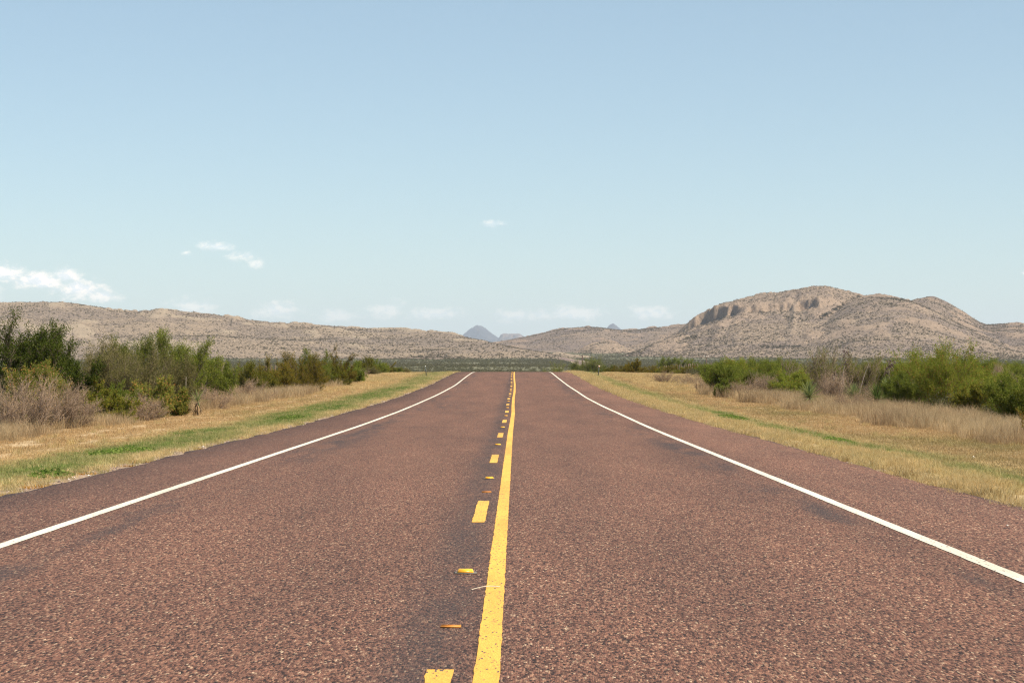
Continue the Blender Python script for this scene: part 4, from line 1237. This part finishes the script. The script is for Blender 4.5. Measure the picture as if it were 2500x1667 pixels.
for k in range(16):
    y = 13.66 + 12.19 * k
    root = bpy.data.objects.new('road_marker', None)
    col.objects.link(root)
    root.location = (-.34 + float(wob(y)), y, float(hroad(y)) + .004)
    root.rotation_euler = (math.atan2(float(hroad(y + 1) - hroad(y - 1)), 2), 0, .03 * math.sin(k * 2.3))
    lab = ('amber raised road marker between the two nearest yellow dashes' if k == 0 else f'amber raised road marker, {ORD[k]} along the dashed line from the near end')
    tag(root, lab, 'road marker', 'amber raised markers along the dashed line')
    obj('adhesive_pad', me_pad, root)
    obj('body', me_body, root)
    obj('lens', me_lens_a, root)
    obj('lens', me_lens_b, root)
gt = Geo()
gt.box((0, 0, .005), (.108, .04, .006))
gt.box((0, .018, .009), (.105, .005, .006))
me_tab = gt.mesh('lane_tab', M_TAB)
for k, lab in enumerate(('flat orange marker tab before the nearest raised marker', 'flat orange marker tab before the second raised marker')):
    y = 10.74 + 12.19 * k
    o = obj('marker_tab', me_tab, None, (-.345 + .012 * k, y, float(hroad(y)) + .001), (0, 0, -.05 + .1 * k))
    tag(o, lab, 'road tab', 'flat orange marker tabs')
g = Geo()
t = np.linspace(0, 1, 7)
g.tube(np.stack([-.275 + .175 * t, 12.55 + .16 * t + .02 * np.sin(t * 3), .008 + .010 * np.sin(t * 3.1)], 1), .0028, 5)
tag(obj('straw', g.mesh('straw', M_PALE, True)), 'pale bent straw lying across the solid yellow line', 'straw')

# pale stones and weeds at the verge
M_WSTONE = plain_mat('white_stone', (.72, .68, .6), .8, var=.15, scale=30)
for px, d, s, lab in ((2375, 36.5, .05, 'white stone in the mown grass on the right verge'), (2469, 21.6, .022, 'white pebble at the lower right pavement edge'), (2457, 17.9, .014, 'tiny white pebble on the shoulder inside the right pavement edge')):
    X, Y, Z = P(px, d)
    if X < EDGE_R: Z = float(hroad(Y))
    o = obj('stone', pebble_mesh(int(px), M_WSTONE), None, (X, Y, Z + s * .4))
    o.scale = (s, s, s)
    tag(o, lab, 'stone')
M_WEED = leaf_mat('orange_weed', [(0, (.26, .13, .035)), (.6, (.46, .26, .07)), (1, (.56, .38, .15))], .3)
M_CLUMP = leaf_mat('clump_grass', [(0, (.28, .19, .08)), (.5, (.50, .37, .18)), (1, (.66, .54, .31))], .4)
wm = [tuft_mesh(f'orange_weed_{i}', 90, .16, .09, .006, 1.8, M_WEED, 300 + i) for i in range(3)]
for i, (px, d) in enumerate(((12, 23.0), (98, 24.6), (252, 28.0), (300, 30.3), (345, 31.6), (470, 37.0), (585, 43.6), (615, 45.4), (668, 49.5), (735, 55.0), (815, 66), (905, 78.0), (918, 80.5))):
    X, Y, Z = P(px, d)
    X = EDGE_L - .16 - .2 * ((i * 7) % 5) / 5
    Z = float(gz(X, Y))
    o = obj('dry_weed', wm[i % 3], None, (X, Y, Z), (0, 0, i * 1.3))
    s = .65 + .5 * ((i * 5) % 7) / 7
    o.scale = (s, s, s)
    tag(o, f'small orange dried weed clump, {NTH[i]} from the near end along the left pavement edge', 'weed', 'orange weed clumps along the left pavement edge')
M_GREENWEED = leaf_mat('green_weed', [(0, (.085, .145, .025)), (.6, (.15, .215, .045)), (1, (.27, .30, .09))], .35)


def weed_mesh(seed, n, rx, ry):
    q = np.random.RandomState(seed)
    a, rr = q.rand(n) * 6.283, np.sqrt(q.rand(n))
    c = np.stack([rx * rr * np.cos(a), ry * rr * np.sin(a), .03 + .13 * q.rand(n) * (1.1 - rr)], 1)
    u1, u2 = unit(q.randn(n, 3) * np.array([1, 1, .4])), unit(q.randn(n, 3) * np.array([1, 1, .5]))
    z = .018 + .02 * q.rand(n, 1)
    v = np.stack([c - u1 * z, c + u2 * z * .6, c + u1 * z, c - u2 * z * .6], 1).reshape(-1, 3)
    return mesh_from('green_weed', v, [np.arange(n)[:, None] * 4 + np.arange(4)], M_GREENWEED)


def unit(v):
    return v / (np.linalg.norm(v, axis=-1, keepdims=True) + 1e-9)


for i, (X, Y, rx, ry, lab) in enumerate(((-7.0, 36.6, .62, 1.6, 'bright green leafy weed patch nearest the camera on the left verge'), (-6.75, 61.5, .5, 2.6, 'yellow green leafy weed patch halfway along the left verge'),
                                         (6.75, 43.5, .45, 1.5, 'bright green leafy weed patch in the strip on the right verge'), (-6.3, 27.5, .3, .5, 'small bright green weed near the gravel at the lower left'), (6.5, 62.0, .5, 3.0, 'long green leafy weed patch further along the right verge'))):
    tag(obj('weed_patch', weed_mesh(500 + i, int(1500 * rx * ry) + 200, rx, ry), None, (X, Y, float(gz(X, Y)))), lab, 'weed')
cm = [tuft_mesh(f'edge_clump_{i}', 240, .2, .22, .0028, 1.15, M_CLUMP, 320 + i) for i in range(3)]
for i, y in enumerate((20.6, 22.6, 24.1, 25.2, 26.6, 28.2, 30.3, 32.0, 34.5, 37.5, 41.0, 45.0)):
    X = EDGE_R + .12 + .14 * ((i * 3) % 4) / 4
    o = obj('grass_clump', cm[i % 3], None, (X, y, float(gz(X, y))), (0, 0, i * 2.1))
    s = .75 + .45 * ((i * 5) % 7) / 7
    o.scale = (s * 1.1, s * 1.1, s)
    tag(o, f'dense dry grass clump, {NTH[i]} from the near end along the right pavement edge', 'grass clump', 'grass clumps overhanging the right pavement edge')

# ------------------------------------------------------------------ road posts, fences, poles
M_STEEL = plain_mat('dark_green_steel', (.07, .08, .075), .6, .3, var=.25, scale=20)
M_RUST = plain_mat('rusty_post', (.14, .085, .06), .85, var=.35, scale=14)
M_WOOD = plain_mat('weathered_wood', (.22, .165, .13), .95, var=.35, scale=9, bump=.5)
M_REFL = plain_mat('white_reflector', (.75, .74, .7), .35, var=.05)
M_BACK = plain_mat('pinkish_plate', (.55, .38, .3), .5, var=.1)
M_WIRE = plain_mat('fence_wire', (.25, .23, .21), .5, .6)
for px, d, lean, lab, mt in ((1041, 172, -.06, 'dark leaning steel road post with a white top left of the crest', M_REFL), (1460, 172, .06, 'dark steel road post with a pinkish plate right of the crest', M_BACK)):
    X, Y, Z = P(px, d)
    root = bpy.data.objects.new('road_post', None)
    col.objects.link(root)
    root.location, root.rotation_euler = (X, Y, Z), (0, lean * 1.6, 0)
    tag(root, lab, 'road post')
    g = Geo()
    g.box((0, 0, .45), (.07, .02, 1.0))
    g.box((-.03, .025, .45), (.012, .05, 1.0))
    g.box((.03, .025, .45), (.012, .05, 1.0))
    obj('post', g.mesh('road_post', M_STEEL), root)
    g = Geo()
    g.box((0, -.018, .9), (.07 if mt is M_REFL else .13, .012, .07 if mt is M_REFL else .15))
    obj('reflector', g.mesh('reflector', mt), root)


def fence(label, X, y0, y1, step, seed):
    r = random.Random(seed)
    root = bpy.data.objects.new('wire_fence', None)
    col.objects.link(root)
    root.location = (X, y0, float(gz(X, y0)))
    tag(root, label, 'fence')
    gs, gw = Geo(), Geo()
    gs.box((0, 0, .6), (.045, .045, 1.45))
    gs.box((0, .03, .6), (.012, .05, 1.4))
    gw.tube([(0, 0, -.2), (.01, 0, .5), (.0, .01, 1.3)], [.075, .07, .065], 8)
    gw.tube([(0, .01, 1.3), (0, .01, 1.31)], [.065, .001], 8)
    ms, mw = gs.mesh('steel_post', M_RUST), gw.mesh('wooden_post', M_WOOD, True)
    tops = []
    n = int((y1 - y0) / step)
    for i in range(n + 1):
        y = y0 + i * step
        z = float(gz(X, y))
        wood = i % 5 == 0
        o = obj('wooden_post' if wood else 'steel_post', mw if wood else ms, root, (0, y - y0, z - root.location[2]), (r.uniform(-.04, .04), r.uniform(-.05, .05), r.uniform(0, 3)))
        tops.append((0, y - y0, z - root.location[2]))
    for h in (.3, .55, .8, 1.08):
        g = Geo()
        g.tube(np.array(tops) + np.array([-.05, 0, h]), .004, 3)
        obj('wire', g.mesh('fence_wire', M_WIRE), root)


fence('wire fence of rusty steel and wooden posts along the right thicket', 20.0, 87 - 9.3, 330, 3.1, 1)
fence('wire fence of rusty steel and wooden posts behind the left thicket', -20.0, 88, 330, 3.1, 2)


def pole(label, px, dist, top_py, arm, r0=.14):
    X, Y, Z = P(px, dist)
    H = EYE + (HY - top_py) / F * dist - Z
    root = bpy.data.objects.new('utility_pole', None)
    col.objects.link(root)
    root.location, root.rotation_euler = (X, Y, Z), (0, 0, .5)
    tag(root, label, 'utility pole')
    g = Geo()
    g.tube([(0, 0, -.5), (0, 0, H * .5), (0, 0, H)], [r0, r0 * .85, r0 * .7], 8)
    obj('pole', g.mesh('utility_pole', M_RUST, True), root)
    if arm:
        g = Geo()
        g.box((0, -.14, H - .5), (arm, .1, .13))
        ca_ = obj('crossarm', g.mesh('crossarm', M_WOOD), root)
        for k in (-.45, 0, .45):
            g = Geo()
            g.tube([(k * arm, -.14, H - .44), (k * arm, -.14, H - .3), (k * arm, -.14, H - .2)], [.03, .07, .04], 6)
            obj('insulator', g.mesh('insulator', M_REFL, True), ca_)


pole('bare brown utility pole beyond the crest just right of the road', 1422, 560, 867, 0, .2)
pole('small utility pole with a crossarm above the left thicket', 880, 640, 872, 1.8, .15)
pole('grey utility pole rising over the right fence beside the round trees', 1724, 420, 866, 1.0, .14)
pole('small distant pole right of the grey utility pole', 1788, 520, 874, .8, .14)

# ------------------------------------------------------------------ low scrub that no one could count
def clump_mesh(name, n, size, mat, seed, flat=.8):
    r = np.random.RandomState(seed)
    lobes = r.randn(5, 3) * np.array([.42, .42, .22]) + np.array([0, 0, .5])
    c = lobes[r.randint(0, 5, n)] + r.randn(n, 3) * .24
    c[:, 2] = np.abs(c[:, 2]) * flat
    a = unit(r.randn(n, 3))
    b_ = unit(np.cross(a, r.randn(n, 3)))
    s = size * (.5 + r.rand(n, 1))
    v = np.stack([c - a * s, c + b_ * s * .6, c + a * s, c - b_ * s * .6], 1).reshape(-1, 3)
    return mesh_from(name, v, [np.arange(n)[:, None] * 4 + np.arange(4)], mat)


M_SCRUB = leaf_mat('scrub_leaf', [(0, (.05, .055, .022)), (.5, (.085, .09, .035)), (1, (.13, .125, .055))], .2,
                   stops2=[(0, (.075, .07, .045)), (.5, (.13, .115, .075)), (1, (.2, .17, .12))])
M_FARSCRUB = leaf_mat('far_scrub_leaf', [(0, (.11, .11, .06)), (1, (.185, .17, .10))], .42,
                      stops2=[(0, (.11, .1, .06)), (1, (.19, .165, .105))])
M_HSCRUB = leaf_mat('hill_scrub_leaf', [(0, (.075, .068, .041)), (1, (.13, .113, .068))], .2,
                    stops2=[(0, (.12, .1, .06)), (1, (.18, .145, .09))])
low = [clump_mesh(f'low_scrub_{i}', 700, .042, M_SCRUB, 400 + i) for i in range(4)]
G = []
n = 12000
y = 60 + 280 * rs.rand(n) ** .8
x = (rs.rand(n) * 2 - 1) * (.3 * y + 4)
k = (np.abs(x) > 15.5 + 3.0 * rs.rand(n)) & (rs.rand(n) < .5 + .6 * fbm(x / 8, y / 14, 201, 3))
x, y = x[k], y[k]
put(G, x, y, .45 + .55 * rs.rand(len(x)) ** 1.5, .45 + .8 * fbm(x / 6, y / 12, 202, 3), 4, 1.0)
finish('undergrowth', 'low brown and olive undergrowth among the roadside shrubs', 'undergrowth', G, low)
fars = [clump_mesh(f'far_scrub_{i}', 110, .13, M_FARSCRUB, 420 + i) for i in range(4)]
G = []
n = 120000
y = 300 + 2500 * rs.rand(n) ** 1.1
x = (rs.rand(n) * 2 - 1) * (.29 * y + 10)
fx_ = np.interp(y, [p[1] for p in fpts], [p[0] for p in fpts])
k = ((np.abs(x - fx_) > 8.5) | (y < 1100)) & (np.abs(x) > np.where(y < 460, 7.5, 0)) & (rs.rand(n) < .8 + .5 * fbm(x / 40, y / 90, 211, 4))
x, y = x[k], y[k]
put(G, x, y, (.45 + .65 * rs.rand(len(x)) ** 2) * np.clip(y / 900, .8, 1.35), .25 + .7 * fbm(x / 40, y / 90, 212, 4), 4, .85)
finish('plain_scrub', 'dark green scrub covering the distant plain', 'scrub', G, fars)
hs_ = [clump_mesh(f'hill_shrub_{i}', 36, .28, M_HSCRUB, 440 + i, .9) for i in range(4)]
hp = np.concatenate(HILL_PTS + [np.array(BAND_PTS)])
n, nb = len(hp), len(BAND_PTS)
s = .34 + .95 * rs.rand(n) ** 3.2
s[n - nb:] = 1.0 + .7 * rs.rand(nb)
scatter('hillside_scrub', 'dark shrubs dotted over the hillsides, with more added as shade along the rim', 'scrub', hp, np.stack([s, s, s * .9], 1), np.stack([np.zeros(n), np.zeros(n), rs.rand(n) * 6.28], 1), rs.randint(0, 4, n), np.where(np.arange(n) < n - nb, np.clip(.45 + .45 * rs.randn(n), 0, 1), .05), hs_)

# ------------------------------------------------------------------ haze
g = Geo()
g.box((0, 13600, 325), (52000, 29200, 730))
hz, w = new_mat('haze')
pv = w.n('ShaderNodeVolumePrincipled', {'Color': (.69, .785, .97, 1), 'Density': 4.1e-5, 'Anisotropy': .1})
w.n('ShaderNodeOutputMaterial', {'Volume': pv.outputs[0]})
tag(obj('haze', g.mesh('haze', hz)), 'thin pale haze in the air over the valley', 'haze', kind='stuff')
